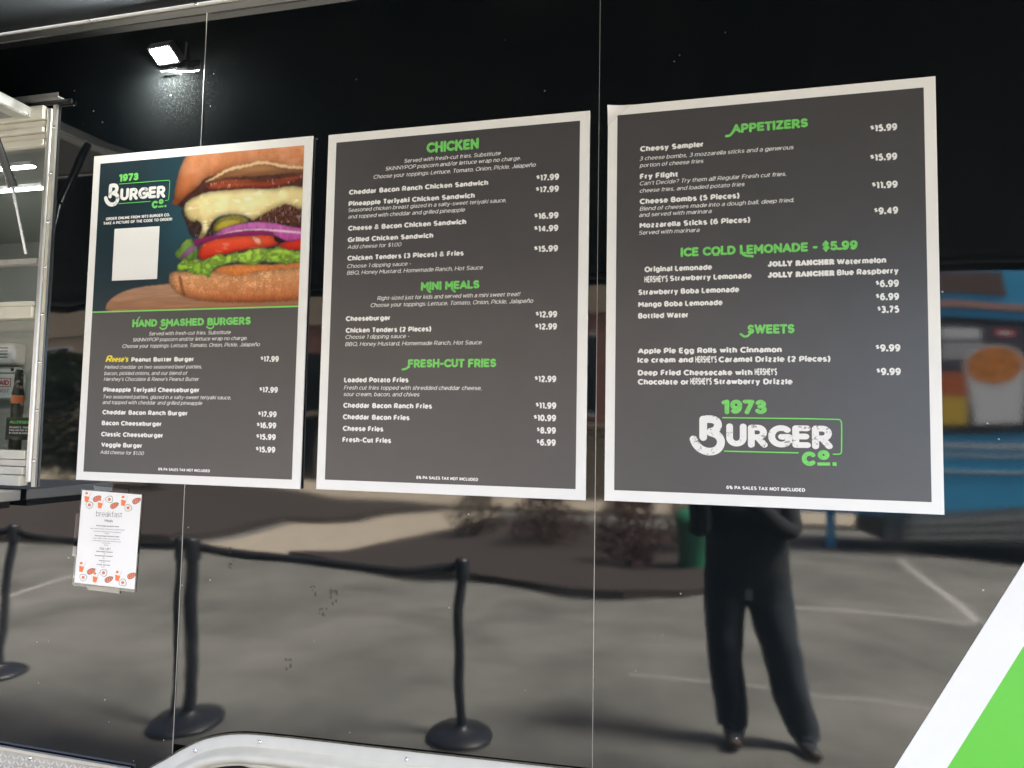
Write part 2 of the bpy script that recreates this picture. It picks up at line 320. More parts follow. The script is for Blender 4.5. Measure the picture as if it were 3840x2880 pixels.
    G['4'] = (.68, [[(.50, -.06), (.50, 1.02)], [(.50, 1.0), (.0, .26)], [(0, .24), (.70, .24)]])
    G['5'] = (.58, [[(.54, 1), (.10, 1)], [(.10, 1), (.07, .56)], [(.07, .58)]+A(.28, .315, .30, .315, 105, -145, 10)])
    G['6'] = (.60, [o(.30, .32, .30, .32), [(.0, .36)]+A(.36, .40, .36, .60, 170, 60, 8)])
    G['7'] = (.58, [[(0, 1), (.58, 1)], [(.58, 1), (.16, -.04)]])
    G['8'] = (.58, [o(.29, .755, .235, .245), o(.29, .26, .29, .26)])
    G['9'] = (.60, [o(.30, .68, .30, .32), [(.60, .64)]+A(.24, .60, .36, .60, -10, -120, 8)])
    G['$'] = (.56, [A(.29, .72, .26, .22, 35, 250)+A(.29, .29, .27, .22, 78, -148), [(.29, -.14), (.29, 1.14)]])
    G['%'] = (.86, [o(.17, .77, .16, .22), o(.69, .23, .16, .22), [(.66, 1.02), (.20, -.02)]])
    G['&'] = (.74, [[(.74, -.02), (.20, .60)]+A(.32, .79, .19, .21, 215, -40, 10)+[(.12, .46)]+A(.27, .26, .27, .26, 130, 290, 9)+[(.50, .10), (.70, .42)]])
    G['.'] = (.04, [[(.0, .03), (.05, .03)]]); G[','] = (.05, [[(.05, .08), (-.02, -.15)]]); G[':'] = (.04, [[(0, .03), (.05, .03)], [(0, .55), (.05, .55)]])
    G['-'] = (.28, [[(0, .40), (.28, .40)]]); G['/'] = (.44, [[(0, -.12), (.44, 1.1)]]); G['('] = (.16, [A(.38, .46, .38, .74, 116, 244, 8)]); G[')'] = (.16, [A(-.20, .46, .38, .74, 64, -64, 8)])
    G["'"] = (.03, [[(.03, 1.04), (.0, .74)]]); G['!'] = (0, [[(0, 1.05), (0, .34)], [(-.02, .03), (.03, .03)]])
    G['?'] = (.48, [A(.23, .74, .24, .26, 160, -40, 8)+[(.22, .42), (.22, .32)], [(.20, .03), (.25, .03)]])
    G[' '] = (.10, [])
    return G
GL = _glyphs()
_gm = {}
def glyph_mesh(ch, w, rnd):
    """outlines of one glyph: bevelled ribbons along its strokes, each a hair above the last"""
    k = (ch, w, rnd)
    if k in _gm: return _gm[k]
    W_, strokes = GL.get(ch, GL['o']); vs = []; fs = []; s = 1-w
    for si, st in enumerate(strokes):
        P = [Vector((p[0]*s*.98+w/2, w/2+p[1]*s)) for p in st]; Q = [P[0]]
        for p in P[1:]:
            if (p-Q[-1]).length > .004: Q.append(p)
        P = Q
        if len(P) < 2: continue
        if (P[-1]-P[0]).length < .15 and len(P) == 2:      # dots are squares
            c_ = (P[0]+P[-1])/2; P = [c_-Vector((w*.52, 0)), c_+Vector((w*.52, 0))] if abs(P[0].y-P[1].y) < .01 else [c_-Vector((0, w*.48)), c_+Vector((0, w*.48))]
        closed = len(P) > 6 and (P[0]-P[-1]).length < .02
        if closed: P[-1] = P[0].copy()
        L = []; Rr = []; n = len(P)
        for i, p in enumerate(P):
            a = P[i-1] if i > 0 else (P[-2] if closed else p); b = P[i+1] if i < n-1 else (P[1] if closed else p)
            d1 = (p-a).normalized() if (p-a).length > 1e-6 else (b-p).normalized(); d2 = (b-p).normalized() if (b-p).length > 1e-6 else d1
            t = (d1+d2); t = t.normalized() if t.length > 1e-3 else d1
            nn = Vector((-t.y, t.x)); m = 1/max(.62, nn.dot(Vector((-d1.y, d1.x))))
            L.append(p+nn*w/2*m); Rr.append(p-nn*w/2*m)
        z = si*.00004; b0 = len(vs); vs += [(q.x, q.y, z) for q in L]+[(q.x, q.y, z) for q in Rr]
        fs += [(b0+i, b0+n+i, b0+n+i+1, b0+i+1) for i in range(n-1)]
        if rnd and not closed:
            for c, q in ((P[0], P[0]-P[1]), (P[-1], P[-1]-P[-2])):
                a0 = math.atan2(q.y, q.x)-math.pi/2; b0 = len(vs)
                vs += [(c.x+w/2*math.cos(a0+math.pi*t/6), c.y+w/2*math.sin(a0+math.pi*t/6), z) for t in range(7)]; fs.append(tuple(range(b0, b0+7)))
    _gm[k] = (np.array(vs).reshape(-1, 3), fs, W_*s*.98+w); return _gm[k]
TIGHT = {'A': .04, 'V': .04, 'W': .03, 'T': .03, 'Y': .04, 'v': .03, 'w': .03, 'y': .03, 'f': .02, 't': .02, 'r': .02, 'o': .02, 'c': .02, 'e': .02, 'O': .02, 'C': .02, 'G': .02, 'k': .01, 'L': .02, '7': .03}
def put_text(mb, body, x0, z, x1, cap, y, w=.2, shear=0.0, slope=0.0, gap=None, rnd=False):
    """text on the plane y, fitted between x0 and x1, baseline z, capital height cap, stroke weight w of the capital height"""
    g = (.048 if w > .15 else .10) if gap is None else gap; V = []; F = []; X = 0; n = 0
    for ch in body:
        v, f, wd = glyph_mesh(ch, w, rnd); tt = TIGHT.get(ch, 0); X -= tt
        if len(v): q = v.copy(); q[:, 0] += X; V.append(q); F += [tuple(i+n for i in t) for t in f]; n += len(v)
        X += wd+g-tt
    V = np.concatenate(V); V[:, 0] += V[:, 1]*shear
    mn, mx = V[:, 0].min(), V[:, 0].max(); XX = x0+(V[:, 0]-mn)/(mx-mn)*(x1-x0); ZZ = z+V[:, 1]*cap+(XX-x0)*slope
    return mb.add([(XX[i], y-V[i, 2], ZZ[i]) for i in range(len(V))], F)

TEXTS = [
 (1, 'h', 'HAND SMASHED BURGERS', -1.67, 1.913, -1.258),
 (1, 'd', 'Served with fresh-cut fries. Substitute', -1.607, 1.886, -1.323),
 (1, 'd', 'SKINNYPOP popcorn and/or lettuce wrap no charge.', -1.665, 1.868, -1.267),
 (1, 'd', 'Choose your toppings: Lettuce, Tomato, Onion, Pickle, Jalapeño', -1.702, 1.849, -1.224),
 (1, 'r', "Reese's", -1.762, 1.806, -1.677),
 (1, 'i', 'Peanut Butter Burger', -1.667, 1.806, -1.446),
 (1, 'p', '17.99', -1.22, 1.803, -1.161),
 (1, 'd', 'Melted cheddar on two seasoned beef patties,', -1.764, 1.785, -1.416),
 (1, 'd', 'bacon, pickled onions, and our blend of', -1.764, 1.766, -1.465),
 (1, 'd', "Hershey's Chocolate & Reese's Peanut Butter", -1.764, 1.748, -1.424),
 (1, 'i', 'Pineapple Teriyaki Cheeseburger', -1.764, 1.714, -1.422),
 (1, 'p', '17.99', -1.22, 1.714, -1.16),
 (1, 'd', 'Two seasoned patties, glazed in a salty-sweet teriyaki sauce,', -1.762, 1.694, -1.313),
 (1, 'd', 'and topped with cheddar and grilled pineapple', -1.764, 1.677, -1.409),
 (1, 'i', 'Cheddar Bacon Ranch Burger', -1.763, 1.645, -1.459),
 (1, 'p', '17.99', -1.221, 1.644, -1.161),
 (1, 'i', 'Bacon Cheeseburger', -1.763, 1.612, -1.548),
 (1, 'p', '16.99', -1.224, 1.612, -1.161),
 (1, 'i', 'Classic Cheeseburger', -1.763, 1.578, -1.541),
 (1, 'p', '15.99', -1.224, 1.579, -1.161),
 (1, 'i', 'Veggie Burger', -1.761, 1.546, -1.613),
 (1, 'p', '15.99', -1.224, 1.543, -1.161),
 (1, 'd', 'Add cheese for $1.00', -1.763, 1.525, -1.604),
 (1, 't', '6% PA SALES TAX NOT INCLUDED', -1.551, 1.481, -1.373),
 (1, 'c', 'ORDER ONLINE FROM 1973 BURGER CO.', -1.789, 2.251, -1.554),
 (1, 'c', 'TAKE A PICTURE OF THE CODE TO ORDER!', -1.797, 2.237, -1.545),
 (2, 'H', 'CHICKEN', -0.725, 2.381, -0.574),
 (2, 'd', 'Served with fresh-cut fries. Substitute', -0.79, 2.358, -0.512),
 (2, 'd', 'SKINNYPOP popcorn and/or lettuce wrap no charge.', -0.846, 2.34, -0.456),
 (2, 'd', 'Choose your toppings: Lettuce, Tomato, Onion, Pickle, Jalapeño', -0.882, 2.319, -0.414),
 (2, 'i', 'Cheddar Bacon Ranch Chicken Sandwich', -0.957, 2.278, -0.545),
 (2, 'p', '17.99', -0.412, 2.279, -0.351),
 (2, 'i', 'Pineapple Teriyaki Chicken Sandwich', -0.957, 2.245, -0.582),
 (2, 'p', '17.99', -0.413, 2.247, -0.351),
 (2, 'd', 'Seasoned chicken breast glazed in a salty-sweet teriyaki sauce,', -0.957, 2.228, -0.494),
 (2, 'd', 'and topped with cheddar and grilled pineapple', -0.957, 2.209, -0.609),
 (2, 'i', 'Cheese & Bacon Chicken Sandwich', -0.956, 2.174, -0.605),
 (2, 'p', '16.99', -0.416, 2.176, -0.351),
 (2, 'i', 'Grilled Chicken Sandwich', -0.956, 2.141, -0.699),
 (2, 'p', '14.99', -0.416, 2.142, -0.351),
 (2, 'd', 'Add cheese for $1.00', -0.956, 2.122, -0.792),
 (2, 'i', 'Chicken Tenders (3 Pieces) & Fries', -0.955, 2.088, -0.61),
 (2, 'p', '15.99', -0.415, 2.088, -0.351),
 (2, 'd', 'Choose 1 dipping sauce -', -0.955, 2.067, -0.762),
 (2, 'd', 'BBQ, Honey Mustard, Homemade Ranch, Hot Sauce', -0.955, 2.048, -0.555),
 (2, 'h', 'MINI MEALS', -0.731, 1.997, -0.564),
 (2, 'd', 'Right-sized just for kids and served with a mini sweet treat!', -0.86, 1.973, -0.45),
 (2, 'd', 'Choose your toppings: Lettuce, Tomato, Onion, Pickle, Jalapeño', -0.879, 1.954, -0.415),
 (2, 'i', 'Cheeseburger', -0.954, 1.916, -0.82),
 (2, 'p', '12.99', -0.408, 1.914, -0.351),
 (2, 'i', 'Chicken Tenders (2 Pieces)', -0.953, 1.883, -0.698),
 (2, 'p', '12.99', -0.409, 1.882, -0.351),
 (2, 'd', 'Choose 1 dipping sauce -', -0.953, 1.866, -0.761),
 (2, 'd', 'BBQ, Honey Mustard, Homemade Ranch, Hot Sauce', -0.953, 1.846, -0.554),
 (2, 'h', 'FRESH-CUT FRIES', -0.763, 1.785, -0.513),
 (2, 'i', 'Loaded Potato Fries', -0.953, 1.744, -0.76),
 (2, 'p', '12.99', -0.408, 1.745, -0.351),
 (2, 'd', 'Fresh cut fries topped with shredded cheddar cheese,', -0.953, 1.724, -0.552),
 (2, 'd', 'sour cream, bacon, and chives', -0.953, 1.706, -0.727),
 (2, 'i', 'Cheddar Bacon Ranch Fries', -0.953, 1.673, -0.69),
 (2, 'p', '11.99', -0.404, 1.676, -0.35),
 (2, 'i', 'Cheddar Bacon Fries', -0.953, 1.641, -0.754),
 (2, 'p', '10.99', -0.409, 1.644, -0.35),
 (2, 'i', 'Cheese Fries', -0.952, 1.609, -0.83),
 (2, 'p', '8.99', -0.4, 1.612, -0.35),
 (2, 'i', 'Fresh-Cut Fries', -0.952, 1.578, -0.806),
 (2, 'p', '6.99', -0.4, 1.581, -0.35),
 (2, 't', '6% PA SALES TAX NOT INCLUDED', -0.73, 1.484, -0.556),
 (3, 'h', 'APPETIZERS', 0.084, 2.366, 0.261),
 (3, 'p', '15.99', 0.399, 2.341, 0.457),
 (3, 'i', 'Cheesy Sampler', -0.141, 2.337, 0.015),
 (3, 'd', '3 cheese bombs, 3 mozzarella sticks and a generous', -0.142, 2.314, 0.228),
 (3, 'd', 'portion of cheese fries', -0.142, 2.296, 0.016),
 (3, 'p', '15.99', 0.398, 2.27, 0.456),
 (3, 'i', 'Fry Flight', -0.141, 2.265, -0.047),
 (3, 'd', "Can't Decide? Try them all! Regular Fresh cut fries,", -0.141, 2.249, 0.211),
 (3, 'd', 'cheese fries, and loaded potato fries', -0.141, 2.23, 0.114),
 (3, 'p', '11.99', 0.401, 2.203, 0.456),
 (3, 'i', 'Cheese Bombs (5 Pieces)', -0.141, 2.2, 0.102),
 (3, 'd', 'Blend of cheeses made into a dough ball, deep fried,', -0.141, 2.183, 0.228),
 (3, 'd', 'and served with marinara', -0.142, 2.167, 0.036),
 (3, 'p', '9.49', 0.405, 2.141, 0.456),
 (3, 'i', 'Mozzarella Sticks (6 Pieces)', -0.141, 2.138, 0.127),
 (3, 'd', 'Served with marinara', -0.142, 2.121, 0.007),
 (3, 'h', 'ICE COLD LEMONADE - $5.99', -0.039, 2.06, 0.368),
 (3, 'i', 'Original Lemonade', -0.128, 2.024, 0.037),
 (3, 'n', "HERSHEY'S", -0.128, 1.997, -0.07),
 (3, 'i', 'Strawberry Lemonade', -0.065, 1.999, 0.13),
 (3, 'j', 'JOLLY RANCHER', 0.167, 2.026, 0.317),
 (3, 'i', 'Watermelon', 0.322, 2.025, 0.429),
 (3, 'j', 'JOLLY RANCHER', 0.167, 1.999, 0.317),
 (3, 'i', 'Blue Raspberry', 0.322, 1.999, 0.455),
 (3, 'i', 'Strawberry Boba Lemonade', -0.143, 1.966, 0.101),
 (3, 'p', '6.99', 0.406, 1.968, 0.455),
 (3, 'i', 'Mango Boba Lemonade', -0.143, 1.935, 0.062),
 (3, 'p', '6.99', 0.406, 1.937, 0.455),
 (3, 'i', 'Bottled Water', -0.143, 1.906, -0.021),
 (3, 'p', '3.75', 0.409, 1.907, 0.455),
 (3, 'h', 'SWEETS', 0.12, 1.863, 0.227),
 (3, 'i', 'Apple Pie Egg Rolls with Cinnamon', -0.143, 1.817, 0.198),
 (3, 'p', '9.99', 0.404, 1.817, 0.456),
 (3, 'i', 'Ice cream and', -0.144, 1.794, -0.008),
 (3, 'n', "HERSHEY'S", -0.003, 1.793, 0.048),
 (3, 'i', 'Caramel Drizzle (2 Pieces)', 0.052, 1.794, 0.306),
 (3, 'i', 'Deep Fried Cheesecake with', -0.143, 1.762, 0.131),
 (3, 'n', "HERSHEY'S", 0.136, 1.762, 0.187),
 (3, 'p', '9.99', 0.405, 1.762, 0.456),
 (3, 'i', 'Chocolate or', -0.143, 1.739, -0.02),
 (3, 'n', "HERSHEY'S", -0.015, 1.739, 0.036),
 (3, 'i', 'Strawberry Drizzle', 0.041, 1.74, 0.222),
 (3, 't', '6% PA SALES TAX NOT INCLUDED', 0.07, 1.487, 0.248),
]
SWASHES = [
 (1, [(-1.667, 1.936), (-1.663, 1.925), (-1.65, 1.928), (-1.649, 1.941), (-1.643, 1.943)], 0.0033),
 (1, [(-1.547, 1.918), (-1.545, 1.909), (-1.555, 1.904), (-1.563, 1.905), (-1.569, 1.91)], 0.0046),
 (1, [(-1.383, 1.915), (-1.382, 1.908), (-1.39, 1.903), (-1.398, 1.904), (-1.405, 1.909)], 0.0046),
 (2, [(-0.713, 2.012), (-0.711, 1.996), (-0.703, 1.991)], 0.0049),
 (2, [(-0.644, 2.009), (-0.639, 1.994), (-0.632, 1.99)], 0.0049),
 (2, [(-0.759, 1.801), (-0.76, 1.788), (-0.768, 1.781), (-0.778, 1.78)], 0.0057),
 (3, [(0.095, 2.385), (0.085, 2.366), (0.079, 2.36), (0.071, 2.36)], 0.0059),
 (3, [(0.106, 2.076), (0.106, 2.064), (0.114, 2.056), (0.132, 2.054)], 0.0059),
 (3, [(0.041, 2.06), (0.052, 2.06)], 0.003),
 (3, [(0.163, 2.064), (0.176, 2.064)], 0.003),
 (3, [(0.126, 1.871), (0.125, 1.861), (0.114, 1.855), (0.104, 1.863)], 0.0052),
]
LOGO = {'n1973': [(0.059, 1.669), (0.163, 1.67)], 'top': [(0.062, 1.659), (0.321, 1.659), (0.327, 1.656), (0.329, 1.649), (0.328, 1.586), (0.327, 1.579), (0.321, 1.577), (0.31, 1.577)], 'bot': [(0.066, 1.578), (0.233, 1.578)], 'urger': [(0.07, 1.59), (0.309, 1.594)], 'urgertop': [(0.071, 1.646)], 'stem': [(0.016, 1.654), (0.016, 1.611)], 'bowl': [(0.023, 1.655), (0.04, 1.655), (0.05, 1.648), (0.051, 1.637), (0.044, 1.627), (0.033, 1.624)], 'hook': [(0.033, 1.623), (0.049, 1.618), (0.058, 1.606), (0.057, 1.591), (0.047, 1.579), (0.031, 1.575), (0.014, 1.579), (0.0, 1.59), (-0.007, 1.605)], 'co': [(0.241, 1.548), (0.274, 1.549)], 'cotop': [(0.241, 1.585)], 'o': [(0.276, 1.562), (0.302, 1.563)], 'otop': [(0.277, 1.586)], 'ul': [(0.275, 1.553), (0.303, 1.554)], 'dot': [(0.308, 1.554), (0.317, 1.554)]}
BURGER = [
  ('wood', [(-1.77, 1.959), (-1.772, 1.982), (-1.76, 1.998), (-1.732, 2.016), (-1.683, 2.031), (-1.609, 2.039), (-1.529, 2.043), (-1.102, 2.042), (-1.098, 1.943)]),
  ('bunlow', [(-1.546, 2.064), (-1.542, 2.075), (-1.526, 2.082), (-1.49, 2.077), (-1.388, 2.079), (-1.319, 2.062), (-1.174, 2.078), (-1.093, 2.078), (-1.089, 1.979), (-1.17, 1.978), (-1.315, 1.977), (-1.428, 1.986), (-1.486, 1.998), (-1.526, 2.019), (-1.544, 2.043)]),
  ('bunfold', [(-1.513, 2.069), (-1.503, 2.065), (-1.496, 2.035), (-1.482, 2.001), (-1.492, 2.002), (-1.507, 2.035)]),
  ('sauce', [(-1.395, 2.077), (-1.366, 2.09), (-1.284, 2.093), (-1.171, 2.085), (-1.093, 2.097), (-1.093, 2.078), (-1.174, 2.073), (-1.21, 2.07), (-1.261, 2.066), (-1.282, 2.06), (-1.319, 2.058), (-1.357, 2.067)]),
  ('pattyL', [(-1.516, 2.258), (-1.511, 2.275), (-1.404, 2.258), (-1.387, 2.224), (-1.393, 2.184), (-1.43, 2.176), (-1.473, 2.18), (-1.49, 2.209), (-1.499, 2.237)]),
  ('pattyR', [(-1.275, 2.217), (-1.254, 2.243), (-1.19, 2.265), (-1.147, 2.275), (-1.097, 2.262), (-1.097, 2.172), (-1.18, 2.199), (-1.253, 2.21)]),
  ('under', [(-1.533, 2.284), (-1.511, 2.308), (-1.447, 2.338), (-1.387, 2.361), (-1.26, 2.36), (-1.151, 2.36), (-1.102, 2.35), (-1.1, 2.298), (-1.184, 2.307), (-1.369, 2.309), (-1.483, 2.29), (-1.505, 2.274)]),
  ('lettback', [(-1.534, 2.132), (-1.514, 2.156), (-1.481, 2.183), (-1.464, 2.164), (-1.448, 2.147), (-1.45, 2.11), (-1.492, 2.108), (-1.52, 2.12)]),
  ('tomR', [(-1.184, 2.143), (-1.156, 2.153), (-1.096, 2.161), (-1.095, 2.127), (-1.151, 2.127), (-1.17, 2.139)]),
  ('tomato', [(-1.447, 2.112), (-1.446, 2.145), (-1.426, 2.169), (-1.362, 2.179), (-1.251, 2.18), (-1.193, 2.175), (-1.176, 2.15), (-1.186, 2.14), (-1.268, 2.137), (-1.36, 2.124), (-1.419, 2.11)]),
  ('tomhi', [(-1.269, 2.174), (-1.244, 2.172), (-1.222, 2.146), (-1.242, 2.145), (-1.258, 2.157)]),
  ('gap', [(-1.194, 2.171), (-1.171, 2.168), (-1.153, 2.156), (-1.163, 2.15), (-1.189, 2.153)]),
  ('lettuce', [(-1.518, 2.083), (-1.521, 2.1), (-1.5, 2.119), (-1.473, 2.109), (-1.458, 2.119), (-1.442, 2.108), (-1.416, 2.109), (-1.397, 2.121), (-1.375, 2.128), (-1.352, 2.119), (-1.323, 2.128), (-1.293, 2.126), (-1.268, 2.138), (-1.231, 2.138), (-1.198, 2.134), (-1.17, 2.142), (-1.151, 2.125), (-1.123, 2.124), (-1.095, 2.134), (-1.093, 2.095), (-1.129, 2.093), (-1.139, 2.086), (-1.157, 2.084), (-1.179, 2.095), (-1.219, 2.1), (-1.247, 2.089), (-1.299, 2.094), (-1.321, 2.101), (-1.358, 2.093), (-1.384, 2.089), (-1.399, 2.075), (-1.4, 2.062), (-1.411, 2.051), (-1.417, 2.066), (-1.451, 2.067), (-1.471, 2.072), (-1.487, 2.085), (-1.51, 2.078)]),
  ('onionL', [(-1.516, 2.114), (-1.494, 2.142), (-1.464, 2.159), (-1.448, 2.155), (-1.47, 2.134), (-1.512, 2.112)]),
  ('onion', [(-1.397, 2.182), (-1.378, 2.197), (-1.345, 2.208), (-1.308, 2.213), (-1.253, 2.217), (-1.198, 2.211), (-1.151, 2.197), (-1.097, 2.18), (-1.096, 2.166), (-1.142, 2.153), (-1.156, 2.157), (-1.193, 2.175), (-1.252, 2.193), (-1.326, 2.192)]),
  ('onionline', [(-1.398, 2.181), (-1.326, 2.195), (-1.252, 2.196), (-1.179, 2.189), (-1.096, 2.171), (-1.096, 2.166), (-1.179, 2.184), (-1.252, 2.192), (-1.326, 2.19), (-1.396, 2.177)]),
  ('onionlow', [(-1.47, 2.176), (-1.419, 2.182), (-1.326, 2.19), (-1.252, 2.192), (-1.197, 2.185), (-1.187, 2.174), (-1.251, 2.178), (-1.362, 2.176), (-1.422, 2.165), (-1.458, 2.151), (-1.464, 2.164)]),
  ('pickle', [(-1.396, 2.191), (-1.399, 2.214), (-1.38, 2.235), (-1.328, 2.246), (-1.291, 2.235), (-1.273, 2.216), (-1.327, 2.209), (-1.371, 2.196)]),
  ('picklein', [(-1.393, 2.199), (-1.38, 2.222), (-1.342, 2.229), (-1.297, 2.22), (-1.33, 2.212), (-1.367, 2.201)]),
  ('cheese', [(-1.506, 2.271), (-1.5, 2.289), (-1.468, 2.306), (-1.426, 2.318), (-1.369, 2.319), (-1.332, 2.322), (-1.258, 2.317), (-1.203, 2.312), (-1.149, 2.318), (-1.1, 2.303), (-1.098, 2.25), (-1.114, 2.246), (-1.126, 2.249), (-1.147, 2.267), (-1.189, 2.255), (-1.232, 2.238), (-1.264, 2.218), (-1.283, 2.234), (-1.328, 2.246), (-1.381, 2.242), (-1.406, 2.225), (-1.418, 2.199), (-1.425, 2.181), (-1.453, 2.174), (-1.439, 2.201), (-1.436, 2.216), (-1.453, 2.234), (-1.475, 2.228), (-1.495, 2.246)]),
  ('bacon', [(-1.429, 2.33), (-1.409, 2.349), (-1.386, 2.352), (-1.352, 2.352), (-1.259, 2.342), (-1.186, 2.34), (-1.15, 2.347), (-1.118, 2.354), (-1.105, 2.349), (-1.131, 2.333), (-1.152, 2.319), (-1.221, 2.315), (-1.295, 2.32), (-1.351, 2.317), (-1.37, 2.324), (-1.415, 2.321)]),
  ('bununder', [(-1.446, 2.335), (-1.409, 2.357), (-1.357, 2.375), (-1.29, 2.385), (-1.243, 2.392), (-1.195, 2.377), (-1.151, 2.367), (-1.101, 2.361), (-1.1, 2.347), (-1.15, 2.356), (-1.223, 2.354), (-1.278, 2.356), (-1.356, 2.358), (-1.401, 2.35)]),
  ('buntop', [(-1.551, 2.292), (-1.539, 2.307), (-1.543, 2.321), (-1.531, 2.385), (-1.515, 2.423), (-1.495, 2.444), (-1.103, 2.455), (-1.099, 2.36), (-1.151, 2.367), (-1.195, 2.377), (-1.243, 2.394), (-1.283, 2.386), (-1.335, 2.386), (-1.387, 2.369), (-1.44, 2.361), (-1.454, 2.339), (-1.503, 2.308), (-1.521, 2.289), (-1.534, 2.281)]),
]

# ------------------------------------------------------------------ the ground and what lies on it
def sheet(name, pts, z, m, kind='structure', thick=0, parent=None):
    a = sum(pts[i][0]*pts[(i+1) % len(pts)][1]-pts[(i+1) % len(pts)][0]*pts[i][1] for i in range(len(pts)))
    if a < 0: pts = pts[::-1]
    n = len(pts)
    if thick:
        b = MB().add([(x, y, z-thick) for x, y in pts]+[(x, y, z) for x, y in pts], [tuple(range(n, 2*n)), tuple(range(n-1, -1, -1))]+[(i, (i+1) % n, (i+1) % n+n, i+n) for i in range(n)])
    else: b = MB().add([(x, y, z) for x, y in pts], [tuple(range(n))])
    o = b.build(name, m, parent)
    if kind: o['kind'] = kind
    return o
sheet('ground', [(-400, -400), (400, -400), (400, 400), (-400, 400)], 0, M['asphalt'])
bed = [(-4.9, -6.1), (-3.6, -5.9), (-2.42, -5.75), (-1.31, -5.36), (-.67, -5.36), (-.1, -5.6), (.35, -6.2), (.6, -7.4), (.6, -9.6), (-.6, -11.0), (-3.5, -11.6), (-4.3, -9.4), (-4.35, -8.0), (-4.5, -6.9)]
sheet('mulch_bed', bed, .10, M['mulch'], thick=.098)
sheet('concrete_path', [(-6.15, -6.3), (-4.72, -6.3), (-4.55, -7.3), (-4.5, -9.0), (-3.7, -11.6), (-4.3, -13.2), (-5.2, -13.2), (-6.75, -9.4)], .012, M['concrete'], thick=.008)
sheet('mulch_bed', [(-6.35, -6.2), (-6.95, -9.4), (-5.4, -13.2), (-30, -13.2), (-30, -5.6), (-9, -5.8)], .10, M['mulch'], thick=.098)
sheet('pavement', [(-30, -13.4), (12, -13.4), (12, -16.2), (-30, -16.2)], .11, M['concrete'], thick=.10)
def stripe(p, q, w):
    a, b = Vector(p), Vector(q); d = (b-a).normalized(); n = Vector((-d.y, d.x))*w/2
    sheet('painted_line', [tuple(a-n), tuple(b-n), tuple(b+n), tuple(a+n)], .004, M['paint'])
stripe((-6.5, -5.5), (-6.15, -3.4), .05); stripe((.6, -5.45), (2.7, -5.52), .06); stripe((2.74, -9.0), (2.46, -5.46), .06); stripe((-.4, -3.1), (1.9, -3.0), .02)

# ------------------------------------------------------------------ the trailer
trailer = empty('food_trailer', (-1.4, 1.1, 0))
tag(trailer, 'glossy black food trailer wall with white and green stripe and silver fender', 'food trailer')
T = trailer
X_L, X_R = -5.0, 2.18
SEAMS = [-1.4635, -0.2484, 0.967]
WIN_R, WIN_L, WIN_B, WIN_T = -2.048, -4.55, 1.455, 2.60
def skin_y(x, z):
    """slow waves of the thin aluminium skin"""
    p = Vector((x*1.15, 3.3, z*1.9)); q = Vector((x*2.6, 9.1, z*3.8)); r = Vector((x*4.3, 1.7, z*9))
    d = .0026*noise.noise(p)+.00075*noise.noise(q)+.00012*noise.noise(r)
    e = min(abs(x-s) for s in SEAMS)
    d += .00042*math.exp(-e/.045)
    if x < SEAMS[0] and z < 1.46: d -= .0017*math.exp(-(SEAMS[0]-x)/.055)
    d += .00008*noise.noise(Vector((x*2.2, 6.1, z*19+x*3)))*(1 if z < 1.4 else .3)+.00007*noise.noise(Vector((x*7, 4.4, z*15)))*(1 if z < 1.5 else .4)+.00055*noise.noise(Vector((x*3.1+z*2, 7.7, z*5.2)))*min(1, max(0, 1.9-z))
    lo = max(0, (1.05-z))                                    # puckers above the fender
    d += .0006*noise.noise(Vector((x*3.0, 5, z*9)))*min(1, lo*2.6)
    w = max(0, 1-abs(x+1.93)/.22)*max(0, 1-abs(z-1.9)/.5)     # oil-canning beside the window frame
    d += .0011*w*math.sin(z*17+1)
    if z > 2.46: d *= .5
    return d
def skin_panel(x0, x1, z0, z1, tilt=0.0):
    nx = max(2, int((x1-x0)/.022)); nz = max(2, int((z1-z0)/.022)); vs = []; fs = []
    for j in range(nz+1):
        for i in range(nx+1):
            x = x0+(x1-x0)*i/nx; z = z0+(z1-z0)*j/nz
            vs.append((x, -skin_y(x, z)+tilt*(x-(x0+x1)/2), z))
    for j in range(nz):
        for i in range(nx):
            x = x0+(x1-x0)*(i+.5)/nx; z = z0+(z1-z0)*(j+.5)/nz
            if z < .70 and -1.46 < x < .30: continue          # the wheel opening
            a = j*(nx+1)+i; fs.append((a, a+1, a+nx+2, a+nx+1))
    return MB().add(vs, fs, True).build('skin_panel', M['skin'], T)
Z0, Z1 = .50, 2.90
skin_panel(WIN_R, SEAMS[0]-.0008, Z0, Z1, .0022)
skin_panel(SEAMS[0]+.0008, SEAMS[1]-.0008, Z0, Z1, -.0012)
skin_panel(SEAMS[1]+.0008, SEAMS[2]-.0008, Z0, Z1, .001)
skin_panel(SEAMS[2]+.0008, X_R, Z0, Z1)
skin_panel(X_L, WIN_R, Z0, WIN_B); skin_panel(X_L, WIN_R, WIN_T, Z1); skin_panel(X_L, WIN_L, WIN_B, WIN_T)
M['seam'] = mat('bare_panel_edge', (.42, .42, .41), .35, metal=.6)
for s in SEAMS:
    b = MB(); n = 30
    for k in range(n):      # bare edge of the lapping sheet, a hair proud and a little uneven
        za, zb = Z0+(Z1-Z0)*k/n, Z0+(Z1-Z0)*(k+1)/n
        w = .0007+.0004*noise.noise(Vector((s, 2, za*3)))
        b.box(s-w, s+w, -skin_y(s, za)-.0011, .001, za, zb-.0004)
    b.build('panel_seam', M['seam'], T)
M['smudge'] = mat('dull_smudge', (.013, .012, .011), .14, nscale=60, namp=.6)
